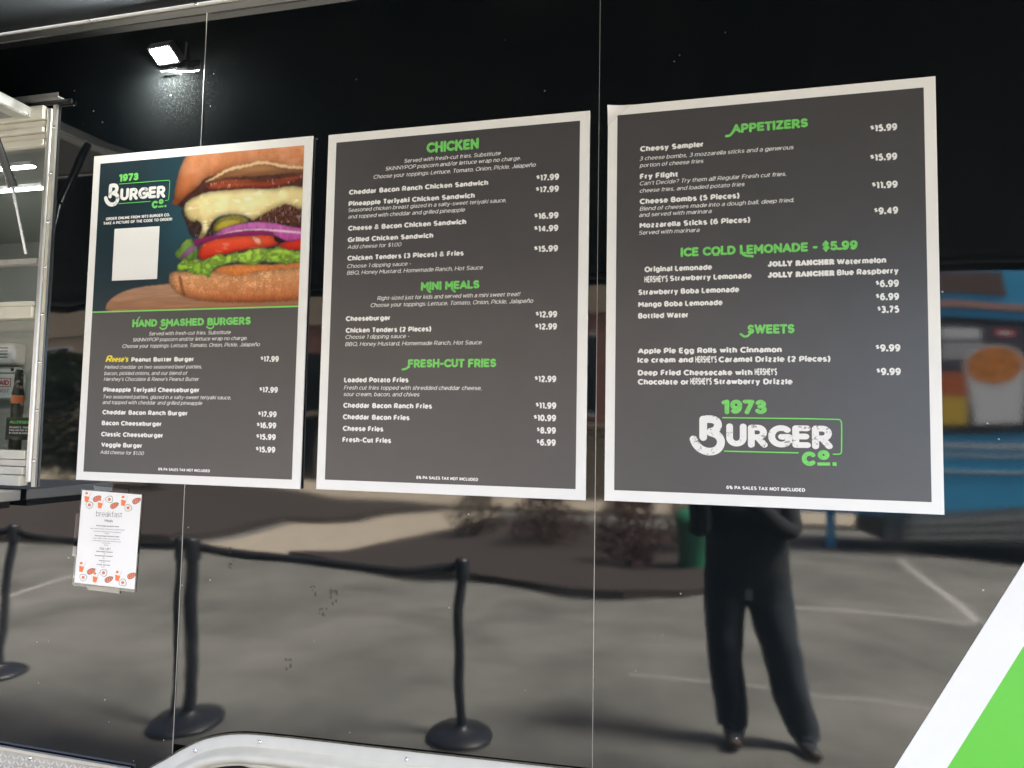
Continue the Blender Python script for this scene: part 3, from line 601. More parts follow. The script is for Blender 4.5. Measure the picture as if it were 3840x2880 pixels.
for k, (x, z, s) in enumerate(((-.97, 1.150, .016), (-1.03, 1.165, .010), (-1.00, 1.105, .011), (-1.30, 1.26, .006), (-1.29, 1.235, .005), (-1.30, 1.215, .006), (-1.10, .96, .012))):
    g = random.Random(k); sm = MB()
    for q in range(9):      # fingerprints: small dabs pressed on the paint
        cx, cz = x+g.uniform(-s, s), z+g.uniform(-s*1.3, s*1.3); rr = s*g.uniform(.15, .42); P_ = [(cx+rr*math.cos(a)*.7, cz+rr*math.sin(a)) for a in [i*math.pi/4 for i in range(8)]]
        sm.add([(px_, -skin_y(px_, pz_)-.0012*(px_+.856)-.0006-.00002*q, pz_) for px_, pz_ in P_], [tuple(range(8))])
    o_ = sm.build('smudge', M['smudge'], T); o_['kind'] = 'stuff'
# body shell behind the skin
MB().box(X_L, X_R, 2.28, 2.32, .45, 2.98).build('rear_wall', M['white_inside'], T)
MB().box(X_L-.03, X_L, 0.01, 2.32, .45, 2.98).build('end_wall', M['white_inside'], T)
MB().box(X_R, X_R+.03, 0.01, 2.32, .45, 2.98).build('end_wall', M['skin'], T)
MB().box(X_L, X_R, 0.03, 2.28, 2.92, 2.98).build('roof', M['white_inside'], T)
MB().box(X_L, X_R, .60, 2.28, .60, .66).build('floor', M['dark'], T)
MB().box(X_L, -1.62, 0.03, .5995, .60, .66).build('floor', M['dark'], T)
MB().box(.43, X_R, 0.03, .5995, .60, .66).build('floor', M['dark'], T)
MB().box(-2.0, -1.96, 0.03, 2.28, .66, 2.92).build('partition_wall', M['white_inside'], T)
MB().box(-1.6, .4, .55, .58, .1, .9).box(-1.6, .4, .03, .55, .88, .9).box(-1.62, -1.6, .03, .58, .1, .9).box(.4, .42, .03, .58, .1, .9).build('wheel_well', M['dark'], T)

# top rail that carries the awning
rail = MB()
rail.slab([(-5, 2.9245), (3.0, 2.8945), (3.0, 2.8725), (-5, 2.8985)], -.030, -.004)
M['rail'] = mat('anodised_rail', (.70, .70, .62), .45, nscale=25, namp=.08)
ro = rail.build('awning_rail', M['rail'], T)
rl = MB(); rl.slab([(-5, 2.8985), (3.0, 2.8725), (3.0, 2.8695), (-5, 2.8955)], -.034, -.004); rl.build('rail_lip', M['alu'], ro)
rl = MB(); rl.slab([(-5, 2.9275), (3.0, 2.8975), (3.0, 2.8945), (-5, 2.9245)], -.034, -.004); rl.build('rail_lip', M['alu'], ro)
def screws(pts, y, parent, r=.0058):
    first = None
    for x, z in pts:
        if first is None:
            o = MB().dome((0, 0, 0), r, r*.75).add([(-r*.45, -r*.78, -r*.1), (r*.45, -r*.78, -r*.1), (r*.45, -r*.78, r*.1), (-r*.45, -r*.78, r*.1)], [(0, 1, 2, 3)]).build('screw', M['screw'], parent); first = o
        else: o = link('screw', first.data, None, parent)
        o.matrix_parent_inverse = Matrix() ; o.location = Vector((x, y, z))-(parent.location if parent.type == 'EMPTY' else Vector())
        o.rotation_euler = (0, random.uniform(0, 3), 0)
for x in (-4.2, -3.43, -2.65): pass
screws([(-4.2, 2.91), (-3.43, 2.909), (-2.65, 2.908), (-1.872, 2.903), (-1.479, 2.90), (-1.08, 2.8975), (-.7, 2.896), (-.3, 2.8945)], -.030, ro, .007)

# diamond plate skirt
dp_top = lambda x: .6145-.0105*(x+2.089)/.475*.4
dp = MB().slab([(-5, dp_top(-5)), (-1.60, dp_top(-1.6)), (-1.60, .30), (-5, .30)], -.008, -.003).build('tread_plate', M['alu_dull'], T)
tr = MB()
for i in range(70):
    for j in range(9):
        x = -2.75+i*.0165+random.uniform(-.0005, .0005); z = .594-j*.0165
        if x > -1.61: continue
        a = R(45) if (i+j) % 2 else R(-45); l, w = .0085, .0019
        ca, sa = math.cos(a), math.sin(a)
        P = [(x+ca*u-sa*v, z+sa*u+ca*v) for u, v in ((-l, 0), (-l*.5, -w), (l*.5, -w), (l, 0), (l*.5, w), (-l*.5, w))]
        c = [(px_, -.0095 if k not in (0, 3) else -.0081, pz_) for k, (px_, pz_) in enumerate(P)]
        base = [(px_+(px_-x)*.35, -.0078, pz_+(pz_-z)*.35) for px_, pz_ in P]
        tr.add(c+base, [(0, 1, 2, 3, 4, 5)]+[(k, k+6, (k+1) % 6+6, (k+1) % 6) for k in range(6)])
tro = tr.build('tread_pattern', M['alu'], dp); tro['kind'] = 'stuff'
MB().slab([(-5, dp_top(-5)+.006), (-1.60, dp_top(-1.6)+.006), (-1.60, dp_top(-1.6)-.003), (-5, dp_top(-5)-.003)], -.014, -.004).build('plate_edge_strip', M['alu'], dp)
screws([(-1.963-.32*k, .597+.0015*k) for k in range(-1, 6)], -.008, dp, .007)

# fender
def lerp_path(P, n=12):
    out = [Vector(P[0])]
    for i in range(len(P)-1):
        a = Vector(P[max(i-1, 0)]); b = Vector(P[i]); c = Vector(P[i+1]); d = Vector(P[min(i+2, len(P)-1)])
        for k in range(1, n+1):
            t = k/n
            out.append(.5*((2*b)+(-a+c)*t+(2*a-5*b+4*c-d)*t*t+(-a+3*b-3*c+d)*t*t*t))
    return out
edge = lerp_path([(-1.66, .50), (-1.60, .565), (-1.528, .622), (-1.482, .650), (-1.422, .688), (-1.347, .725), (-1.244, .750), (-1.10, .7585), (-.804, .765), (-.334, .777), (.10, .786), (.26, .76), (.38, .66), (.47, .50)])
def off(path, d):
    o = []
    for i, p in enumerate(path):
        t = (path[min(i+1, len(path)-1)]-path[max(i-1, 0)]).normalized(); o.append(p+Vector((t.y, -t.x))*d)
    return o
fender = None
prof = [(-.003, -.002), (0, -.010), (.026, -.0105), (.029, -.013), (.033, -.022), (.041, -.034), (.050, -.039), (.060, -.036), (.066, -.028), (.070, -.024)]
rings = [off(edge, d) for d, _ in prof]
vs = []; fs = []
for (d, y), rg in zip(prof, rings): vs += [(p.x, y, p.y) for p in rg]
n = len(edge)
for k in range(len(prof)-1): fs += [(k*n+i, (k+1)*n+i, (k+1)*n+i+1, k*n+i+1) for i in range(n-1)]
fender = MB().add(vs, fs, True).build('fender', M['alu_trim'], T)
inner = rings[-1]
WC = [(-1.257, .30, .381), (-.40, .30, .381)]
fb = MB(); xs = [-1.56+i*.01 for i in range(0, 200)]
def fz(x):
    for i in range(len(inner)-1):
        if inner[i].x <= x <= inner[i+1].x and inner[i+1].x > inner[i].x:
            t = (x-inner[i].x)/(inner[i+1].x-inner[i].x); return inner[i].y*(1-t)+inner[i+1].y*t
    return None
def arc(x):
    z = .30
    for cx, cz, r in WC:
        if abs(x-cx) < r: z = max(z, cz+math.sqrt(r*r-(x-cx)**2))
    return z
for a, b in zip(xs[:-1], xs[1:]):
    za, zb = fz(a), fz(b)
    if za is None or zb is None: continue
    ca, cb = min(arc(a), za-.004), min(arc(b), zb-.004)
    fb.add([(a, -.024, ca), (b, -.024, cb), (b, -.024, zb), (a, -.024, za), (a, .03, ca), (b, .03, cb)], [(0, 1, 2, 3), (0, 4, 5, 1)], True)
fb.build('fender_skirt', M['alu_trim'], fender)
sl = MB().ribbon([(p.x, p.y) for p in off(edge, -.0035)], .007, -.0045, sub=1); sl.build('sealant_bead', M['seal'], fender)
screws([(-1.174, .743), (-.737, .751), (-.411, .765), (-.02, .772), (-1.500, .622), (-1.38, .693)], -.0105, fender, .0062)
for cx, cz, r in WC:
    w = MB(); c = (cx, .22, .36); prof2 = [(.20, -.10), (.27, -.11), (.325, -.10), (.345, -.06), (.35, 0), (.345, .06), (.325, .10), (.20, .10)]
    nn = 48; V2 = []; F2 = []
    for rr, yy in prof2: V2 += [(cx+rr*math.cos(2*math.pi*i/nn), .24+yy, .355+rr*math.sin(2*math.pi*i/nn)) for i in range(nn)]
    for k in range(len(prof2)-1): F2 += [(k*nn+i, k*nn+(i+1) % nn, (k+1)*nn+(i+1) % nn, (k+1)*nn+i) for i in range(nn)]
    wh = w.add(V2, F2, True).build('wheel', M['rubber'], T)
    tb = MB()
    for i in range(40):
        a = 2*math.pi*i/40; ca, sa = math.cos(a), math.sin(a)
        for yy in (-.06, 0, .06):
            P = []
            for rr in (.344, .356):
                for da, dy in ((-.03, -.018), (.03, -.018), (.03, .018), (-.03, .018)):
                    P.append((cx+rr*math.cos(a+da), .24+yy+dy, .355+rr*math.sin(a+da)))
            tb.add(P, [(4, 5, 6, 7), (0, 1, 5, 4), (1, 2, 6, 5), (2, 3, 7, 6), (3, 0, 4, 7)])
    t_ = tb.build('tread_blocks', M['rubber'], wh); t_['kind'] = 'stuff'
    MB().tube((cx, .16, .355), (cx, .2, .355), .20, n=32).build('rim', M['steel'], wh)

# white and green vinyl stripe, lower right
w0, w1, g0, g1 = Vector((.432, .877)), Vector((.698, 1.35)), Vector((.538, .891)), Vector((.693, 1.169))
dw = (w1-w0).normalized(); dg_ = (g1-g0).normalized()
wa = w0-dw*.25; wb = w1+dw*1.3; ga = g0-dg_*.30; gb = g1+dg_*1.2
def vinyl(name, poly, lift, m):
    # follow the skin so that the vinyl lies on it
    n = 24; A, B, C, D = [Vector(p) for p in poly]; vs = []
    for j in range(n+1):
        for i in range(n+1):
            p = (A.lerp(B, i/n)).lerp(D.lerp(C, i/n), j/n); vs.append((p.x, -skin_y(p.x, p.y)+.001*(p.x-.359)-lift, p.y))
    fs = [(j*(n+1)+i, j*(n+1)+i+1, (j+1)*(n+1)+i+1, (j+1)*(n+1)+i) for j in range(n) for i in range(n)]
    return MB().add(vs, fs, True).build(name, m, T)
vinyl('white_stripe', [wa, ga, gb, wb], .0007, M['vinyl_white'])
vinyl('green_stripe', [ga, ga+Vector((.55, 0)), gb+Vector((.30, 0)), gb], .0007, M['vinyl_green'])

# ------------------------------------------------------------------ serving window
win = MB()
win.box(-2.0470, -2.0418, -.006, .03, WIN_B-.035, 2.638)      # inner stile
sw = win.build('window_frame', M['alu_trim'], T)
p = MB(); p.slab([(-2.0410, 1.428), (-2.0225, 1.428), (-2.0245, 2.636), (-2.0430, 2.636)], -.014, -.002); bevel(p.build('frame_ridge', M['alu'], sw), .006, 3)
p = MB(); p.slab([(-2.0220, 1.415), (-2.0065, 1.415), (-2.0095, 2.655), (-2.0240, 2.655)], -.0075, .0); bevel(p.build('frame_flange', M['alu_trim'], sw), .0015)
MB().slab([(-2.0062, 1.415), (-2.0045, 1.415), (-2.0075, 2.655), (-2.0092, 2.655)], -.0095, -.002).build('flange_edge', M['alu'], sw)
screws([(-2.0165, z) for z in (2.572, 2.42, 2.26, 2.114, 1.961, 1.808, 1.654, 1.496)], -.0075, sw, .0058)
def slats(name, zs, m='alu_trim'):
    for z0, z1, y in zs: bevel(MB().box(WIN_L, -2.0475, y, .03, z0, z1).build(name, M[m], sw), .002)
slats('top_trim', [(2.5985, 2.642, -.024), (2.574, 2.5965, -.012), (2.556, 2.572, -.020), (2.535, 2.554, -.009), (2.512, 2.533, -.016)])
slats('middle_rail', [(1.988, 2.004, -.012), (1.949, 1.986, -.020)])
slats('sill_trim', [(1.500, 1.528, -.014), (1.478, 1.498, -.008), (1.452, 1.476, -.018), (1.418, 1.450, -.026)])
screws([(-2.15, 1.434), (-2.5, 1.434)], -.026, sw, .006)
MB().poly([(WIN_L, 2.005), (-2.0475, 2.005), (-2.0475, 2.511), (WIN_L, 2.511)], .002).build('window_glass', M['glass'], sw)
MB().poly([(WIN_L, 1.529), (-2.0475, 1.529), (-2.0475, 1.948), (WIN_L, 1.948)], .010).build('window_glass', M['glass'], sw)
MB().box(WIN_L, -2.0475, -.014, .02, 2.125, 2.142).build('glazing_bar', M['alu_dull'], sw)
# insect screen frame seen low in the upper light
dr = MB(); dr.box(-5, -1.985, -.026, -.004, 2.660, 2.665).box(-5, -1.985, -.0275, -.0262, 2.660, 2.676); dr.build('drip_rail', M['alu_dull'], T)
MB().box(-5, -1.95, -.012, -.004, 2.646, 2.6595).build('hinge_strip', M['gloss_black'], T)

# the lift-up hatch above the window with its gas strut
hatch = MB(); hz = lambda d: 2.622+.03*d
def hbox(x0, x1, d0, d1, t0, t1):
    return [(x0, -d1, hz(d1)+t0), (x1, -d1, hz(d1)+t0), (x1, -d0, hz(d0)+t0), (x0, -d0, hz(d0)+t0), (x0, -d1, hz(d1)+t1), (x1, -d1, hz(d1)+t1), (x1, -d0, hz(d0)+t1), (x0, -d0, hz(d0)+t1)]
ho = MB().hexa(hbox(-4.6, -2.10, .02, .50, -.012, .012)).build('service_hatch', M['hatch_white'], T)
bevel(MB().hexa(hbox(-2.0998, -2.096, .02, .52, -.018, .016)).build('hatch_edge_channel', M['alu'], ho), .002)
MB().hexa(hbox(-2.150, -2.1002, .03, .50, -.020, -.0165)).build('hatch_channel_flange', M['alu_dull'], ho)
MB().hexa(hbox(-4.6, -2.1003, .502, .52, -.018, .016)).build('hatch_front_channel', M['alu'], ho)
for dd in (.035, .20, .36, .48):
    c = (-2.096, -dd, hz(dd)-.012); MB().dome(c, .006, .004, ax=Vector((1, 0, 0))).build('screw', M['screw'], ho)
st = MB().tube((-2.088, -.20, 2.600), (-2.0755, -.095, 2.372), .0125, n=20).build('gas_strut', M['gloss_black'], T)
MB().tube((-2.0757, -.0962, 2.374), (-2.0745, -.087, 2.352), .0145, n=20).build('strut_collar', M['gloss_black'], st)
MB().tube((-2.0745, -.087, 2.352), (-2.064, -.036, 2.15), .0048, n=12).build('strut_rod', M['steel'], st)
# folding shelf below the window
shelf = MB().box(-4.4, -2.055, -.36, -.010, 1.372, 1.405)
bevel(shelf.build('serving_shelf', M['alu'], T), .003)
MB().box(-4.38, -2.075, -.34, -.03, 1.350, 1.3715).build('shelf_bracket', M['gloss_black'], T)

# inside the kitchen
def led_strip(x1, y, z):
    s_ = empty('led_strip_light', (x1-.6, y, z))
    MB().box(x1-1.5, x1, y-.018, y+.018, z+.012, z+.03).build('housing', M['white_plastic'], s_)
    b = MB().box(x1-1.5, x1, y-.006, y+.006, z+.004, z+.0115); b.build('diffuser', M['led'], s_); return s_
tag(led_strip(-2.95, .746, 2.78), 'lit LED strip seen through the upper window, the higher of the two', 'strip light', 'strip lights on the kitchen ceiling')
tag(led_strip(-3.17, 1.0, 2.78), 'lit LED strip seen through the upper window, the lower and longer of the two', 'strip light', 'strip lights on the kitchen ceiling')
MB().box(-4.9, -2.02, .20, .75, 1.36, 1.40).build('worktop', M['steel'], T)
fa = empty('first_aid_box', (-4.56, 2.2, 1.6)); tag(fa, 'white first aid box with red lettering on the kitchen wall', 'first aid box')
bevel(MB().box(-4.97, -4.645, 2.19, 2.275, 1.775, 1.955).build('case', M['white_plastic'], fa), .012, 3)
put_text(MB(), 'FIRST AID', -4.945, 1.872, -4.705, .036, 2.188, .2).build('lettering', M['ink_red'], fa)
put_text(MB(), '24/7 FIRST', -4.93, 1.82, -4.70, .022, 2.188, .12).build('small_lettering', M['ink_grey'], fa)
fr_ = MB(); 
for a in ((-4.955, -4.69, 1.860, 1.864), (-4.955, -4.69, 1.919, 1.923), (-4.694, -4.69, 1.864, 1.919)): fr_.box(a[0], a[1], 2.187, 2.1895, a[2], a[3])
fr_.build('red_border', M['ink_red'], fa)
ds = empty('wall_dispenser', (-4.62, 2.2, 1.95)); tag(ds, 'white dispenser with a small label above the first aid box', 'dispenser')
bevel(MB().box(-4.99, -4.66, 2.16, 2.275, 2.02, 2.17).build('case', M['white_plastic'], ds), .02, 3)
lb = MB()
for k in range(4): lb.box(-4.85+.01*k, -4.70, 2.157, 2.1595, 2.13-.022*k, 2.138-.022*k)
lb.build('label_print', M['ink_grey'], ds)
cbx = empty('switch_box', (-4.5, 2.2, 1.76)); tag(cbx, 'narrow white switch box between dispenser and first aid box', 'switch box')
bevel(MB().box(-4.95, -4.69, 2.22, 2.275, 1.965, 2.005).build('case', M['white_plastic'], cbx), .004)
MB().box(-4.73, -4.705, 2.217, 2.2195, 1.975, 1.995).build('switch', M['ink_black'], cbx)
pn = empty('squeeze_bottle', (-2.62, .45, 1.4)); tag(pn, 'tall dark bottle with orange band standing inside the window', 'bottle')
MB().lathe((-2.62, .45, 1.40), [(.020, 0), (.022, .01), (.022, .33), (.016, .36), (.016, .39)], 20).build('body', M['gloss_black'], pn)
MB().lathe((-2.62, .45, 1.69), [(.0225, 0), (.0228, .002), (.0228, .03), (.0225, .032)], 20).build('label_band', M['ink_orange'], pn)
MB().lathe((-2.62, .45, 1.79), [(.015, 0), (.015, .03), (.010, .035)], 16).build('cap', M['gloss_black'], pn)
al = empty('allergen_sign', (-2.1, .02, 1.52)); tag(al, 'small black card with green heading in the window corner', 'sign')
M['card_black'] = mat('black_card', (.015, .017, .02), .4)
MB().box(-2.165, -2.048, .018, .022, 1.560, 1.632).build('card', M['card_black'], al)
tmb = put_text(MB(), 'ALLERGEN WARNING', -2.150, 1.612, -1.99, .0100, .0172, .24); tmb.build('heading', M['ink_green'], al)
tmb = MB()
for k, s_ in enumerate(('PEANUTS, TREE NUTS, MILK,', 'EGGS AND SOY AS THEY ARE USED', 'IN OUR IN-HOUSE KITCHEN')): put_text(tmb, s_, -2.150, 1.597-.009*k, -2.01, .0058, .0172, .18)
tmb.build('lettering', M['ink_white'], al)

# ------------------------------------------------------------------ flood light
fl = empty('flood_light', (-1.60, 0, 2.77)); tag(fl, 'lit LED flood light on the black wall under the awning rail', 'flood light')
MB().slab([(-1.560, 2.742), (-1.530, 2.744), (-1.526, 2.797), (-1.556, 2.796)], -.012, -.002).build('wall_plate', M['gloss_black'], fl)
c0 = Vector((-1.575, -.046, 2.738)); nrm = Vector((-.10, -.50, -.80)).normalized(); ux = Vector((1, -.1, 0)); ux = (ux-nrm*ux.dot(nrm)).normalized(); uy = nrm.cross(ux)
if uy.z < 0: uy = -uy
def oriented(hx, hy, n0, n1, name, m, bev=.003):
    P = [c0+ux*a*hx+uy*b*hy+nrm*n_ for n_ in (n0, n1) for a, b in ((-1, -1), (1, -1), (1, 1), (-1, 1))]
    return bevel(MB().hexa([tuple(q) for q in P]).build(name, m, fl), bev)
oriented(.045, .030, -.030, -.002, 'lamp_housing', M['gloss_black'])
oriented(.037, .022, -.0015, .0015, 'lamp_face', M['flood'], .0005)
MB().tube((-1.545, -.01, 2.765), tuple(c0-nrm*.02), .009).build('arm', M['gloss_black'], fl)
MB().box(-1.610, -1.560, -.014, -.008, 2.7080, 2.7105).build('bracket', M['alu'], fl)
# ------------------------------------------------------------------ awning
aw = empty('awning', (-1, -1.2, 2.7)); tag(aw, 'black fabric awning reaching out above the trailer wall', 'awning')
AD = 1.34
def az(y): return 2.918-.44*(-y)
A_X0, A_X1 = -6.5, 5.0
vs = []; fs = []; nx, ny = 46, 16
for j in range(ny+1):
    for i in range(nx+1):
        x = A_X0+(A_X1-A_X0)*i/nx; t = j/ny; y = -.034-(AD-.034)*t
        vs.append((x, y, az(y)-.006*math.sin(math.pi*t)+.004*noise.noise(Vector((x, y*2, 0)))))
for j in range(ny):
    for i in range(nx): a = j*(nx+1)+i; fs.append((a, a+1, a+nx+2, a+nx+1))
fab = MB().add(vs, fs, True).build('fabric', M['awning'], aw)
md = fab.modifiers.new('solid', 'SOLIDIFY'); md.thickness = .003; md.offset = 1
MB().tube((A_X0, -AD-.02, az(-AD)), (A_X1, -AD-.02, az(-AD)), .024, n=20).build('front_bar', M['gloss_black'], aw)
va = MB(); n = 120
for i in range(n):
    xa, xb = A_X0+(A_X1-A_X0)*i/n, A_X0+(A_X1-A_X0)*(i+1)/n; zt = az(-AD)-.015
    za = zb = zt-.035
    va.add([(xa, -AD-.045, za), (xb, -AD-.045, zb), (xb, -AD-.04, zt), (xa, -AD-.04, zt)], [(0, 1, 2, 3)])
vo = va.build('valance', M['awning'], aw); md = vo.modifiers.new('solid', 'SOLIDIFY'); md.thickness = .002
for x in (A_X0+.3, A_X1-.3): MB().tube((x, -.05, 1.6), (x, -AD, az(-AD)-.03), .018).build('support_arm', M['gloss_black'], aw)

# ------------------------------------------------------------------ menu boards
BOARDS = {1: (-1.848, -1.079, 1.4436, 2.4607), 2: (-1.0279, -.2712, 1.4456, 2.4585), 3: (-.2238, .5402, 1.4472, 2.4634)}
INN = {1: (-1.822, -1.105, 1.4692, 2.4349), 2: (-1.002, -.2972, 1.4729, 2.4338), 3: (-.1995, .5148, 1.4742, 2.4387)}
LAB = {1: 'menu board nearest the window with a large burger picture above prices', 2: 'middle menu board listing chicken, mini meals and fries',
       3: 'menu board with appetizers and lemonade prices and a large logo at bottom'}
FY, PY, TY = -.0095, -.0099, -.0104
STY = dict(h=(.0225, .25, 0), H=(.0290, .25, 0), i=(.0144, .255, 0), p=(.0172, .25, 0), d=(.0112, .115, .20), t=(.0086, .24, 0), c=(.0094, .24, 0), n=(.0175, .24, 0), j=(.0135, .34, 0), r=(.0180, .20, .25))
NAMES = dict(h='section_heading', H='section_heading', i='item_name', p='item_price', d='item_description', t='tax_note', c='order_note', n='ingredient_name', j='ingredient_name', r='ingredient_name')
MATS = dict(h='ink_green', H='ink_green', r='ink_yellow')
board_obj = {}
for k, (x0, x1, z0, z1) in BOARDS.items():
    e = empty('menu_board', ((x0+x1)/2, 0, z0)); tag(e, LAB[k], 'menu board', 'menu boards on the trailer wall'); board_obj[k] = e
    nx, nz = 24, 30; pts = []
    def fy(x, z): # very slightly bowed sheet; the corners of the third board lift a little
        d = 0
        if k == 1: d += .0012*math.exp(-abs(x+1.4635)/.02)*max(0, (z-2.445)/.016)
        return FY-d
    vs = []; fs = []
    for j in range(nz+1):
        for i in range(nx+1): x = x0+(x1-x0)*i/nx; z = z0+(z1-z0)*j/nz; vs.append((x, fy(x, z), z))
    for j in range(nz):
        for i in range(nx): a = j*(nx+1)+i; fs.append((a, a+1, a+nx+2, a+nx+1))
    bo = MB().add(vs, fs).add([(x0, -.0045, z0), (x1, -.0045, z0), (x1, -.0045, z1), (x0, -.0045, z1), (x0, FY, z0), (x1, FY, z0), (x1, FY, z1), (x0, FY, z1)],
         [(0, 3, 2, 1), (0, 1, 5, 4), (1, 2, 6, 5), (2, 3, 7, 6), (3, 0, 4, 7)]).build('backing_sheet', M['board_white'], e)
    a0, a1, b0, b1 = INN[k]
    if k == 1: b1 = 1.9605
    MB().add([(a0, PY, b0), (a1, PY, b0), (a1, PY, b1), (a0, PY, b1)], [(0, 1, 2, 3)]).build('printed_panel', M['board_grey'], e)
for (k, sty, s, x0, z, x1) in TEXTS:
    cap, offs, sh = STY[sty]; mb = MB()
    if k == 3 and sty == 'd': cap *= .93
    if sty == 'p':
        w = x1-x0; put_text(mb, '$', x0, z+cap*.36, x0+w*.15, cap*.56, TY, .22); put_text(mb, s, x0+w*.175, z, x1, cap, TY, offs)
    elif sty == 'r':
        put_text(mb, 'R', x0, z, x0+.026, cap*1.15, TY, offs, sh); put_text(mb, "eese's", x0+.023, z, x1, cap*.92, TY-.0002, offs, sh)
    else: put_text(mb, s, x0, z, x1, cap, TY, offs, sh, rnd=sty in 'hHj')
    mb.build(NAMES[sty], M[MATS.get(sty, 'ink_white')], board_obj[k])
for k, pts, w in SWASHES: MB().ribbon(pts, w, TY-.0003).build('heading_flourish', M['ink_green'], board_obj[k])
# the emblem, drawn for the third board and mapped onto the first
def emblem(k, fx, fz_, s):
    e = board_obj[k]; P = lambda pts: [(fx(p[0]), fz_(p[1])) for p in pts]
    (xa, za), (xb, _) = LOGO['n1973']; mb = put_text(MB(), '1973', fx(xa), fz_(za), fx(xb), .034*s, TY, .27, rnd=True)
    mb.build('emblem_year', M['ink_green'], e)
    MB().ribbon(P(LOGO['top']), .0026*s, TY, sub=2).build('emblem_outline', M['ink_line'], e)
    MB().ribbon(P(LOGO['bot']), .0026*s, TY).build('emblem_outline', M['ink_line'], e)
    (xa, za), (xb, _) = LOGO['urger']; put_text(MB(), 'URGER', fx(xa), fz_(za), fx(xb), .0530*s, TY, .255, rnd=True).build('emblem_word', M['worn_white'], e)
    bw = .0185*s
    mb = MB().ribbon(P(LOGO['stem']), bw, TY-.0001); mb.ribbon(P(LOGO['bowl']), bw, TY-.0002, sub=4); mb.ribbon(P(LOGO['hook']), bw, TY-.0003, sub=4); mb.build('emblem_initial', M['worn_white'], e)
    (xa, za), (xb, _) = LOGO['co']; 
    mb = put_text(MB(), 'C', fx(xa), fz_(za), fx(xa+.030), .034*s, TY, .30, rnd=True); (xa, za), (xb, _) = LOGO['o']; put_text(mb, 'O', fx(xa), fz_(za+.001), fx(xb), .023*s, TY, .38, rnd=True)
    mb.ribbon(P(LOGO['ul']), .0075*s, TY-.0001, caps=False).ribbon(P(LOGO['dot']), .0085*s, TY-.0001, caps=False).build('emblem_suffix', M['ink_green'], e)
emblem(3, lambda x: x, lambda z: z, 1)
r1 = (-1.560+1.746)/(.329-.062); rz = (2.364-2.306)/(.0755)
emblem(1, lambda x: -1.746+(x-.062)*r1, lambda z: 2.364+(z-1.659)*rz, r1)
# blank white card where the photograph has a code, and the lifting film at the third board's corners
MB().slab([(-1.754, 2.222), (-1.589, 2.222), (-1.589, 2.059), (-1.754, 2.059)], -.0108, -.0100).build('blank_card', M['board_white'], board_obj[1])
MB().slab([(-1.744, 2.212), (-1.599, 2.212), (-1.599, 2.069), (-1.744, 2.069)], -.0112, -.01085).build('card_inset', M['ink_white'], board_obj[1])
M['film_edge'] = mat('lifting_laminate', (.74, .73, .72), .15, ior=1.5)
cu = MB(); n = 14; vs = []
for j in range(n+1):
    for i in range(n+1):
        u, v = i/n*.060, j/n*.050; x = -.2245+u; z = 2.4640-v; g = max(0, 1-(u/.060+v/.050)); vs.append((x, -.0097-.012*g*g, z))
for j in range(n):
    for i in range(n):
        if i+j < n: a = j*(n+1)+i; cu.add([vs[a+n+1], vs[a+n+2], vs[a+1], vs[a]], [(0, 1, 2, 3)], True)
cu.build('lifting_corner', M['film_edge'], board_obj[3])
# ------------------------------------------------------------------ the burger picture: one colour per cell of a fine sheet
def chaikin(P, k=2):
    P = [np.array(p) for p in P]
    for _ in range(k):
        Q = []
        for i in range(len(P)): a, b = P[i], P[(i+1) % len(P)]; Q += [a*.75+b*.25, a*.25+b*.75]
        P = Q
    return np.array(P)
def inside(P, X, Y):
    r = np.zeros(X.shape, bool); n = len(P)
    for i in range(n):
        x0, y0 = P[i]; x1, y1 = P[(i+1) % n]
        if y0 == y1: continue
        c = ((y0 > Y) != (y1 > Y)) & (X < (x1-x0)*(Y-y0)/(y1-y0)+x0); r ^= c
    return r
def vnoise(shape, cell_x, cell_y, seed, octaves=3):
    g = np.random.default_rng(seed); H, Wd = shape; out = np.zeros(shape); amp = 1; tot = 0
    for o in range(octaves):
        cx, cy = max(1, cell_x/2**o), max(1, cell_y/2**o); gh, gw = int(H/cy)+3, int(Wd/cx)+3; G = g.random((gh, gw))
        y = np.arange(H)/cy; x = np.arange(Wd)/cx; yi = y.astype(int); xi = x.astype(int); fy_ = (y-yi); fx_ = (x-xi)
        fy_ = fy_*fy_*(3-2*fy_); fx_ = fx_*fx_*(3-2*fx_)
        a = G[yi][:, xi]; b = G[yi][:, xi+1]; c = G[yi+1][:, xi]; d = G[yi+1][:, xi+1]
        out += amp*((a*(1-fx_)+b*fx_)*(1-fy_[:, None])+(c*(1-fx_)+d*fx_)*fy_[:, None]); tot += amp; amp *= .55
    return out/tot
def blur(a, r):
    for ax in (0, 1):
        for _ in range(2):
            p = np.pad(a, [(r, r) if i == ax else (0, 0) for i in range(2)], mode='edge'); c = np.cumsum(p, axis=ax); c = np.concatenate([np.zeros_like(np.take(c, [0], ax)), c], ax)
            n = a.shape[ax]; a = (np.take(c, range(2*r+1, 2*r+1+n), ax)-np.take(c, range(0, n), ax))/(2*r+1)
    return a
def srgb(r, g, b): return np.array([((v/255+.055)/1.055)**2.4 if v > 10 else v/255/12.92 for v in (r, g, b)])
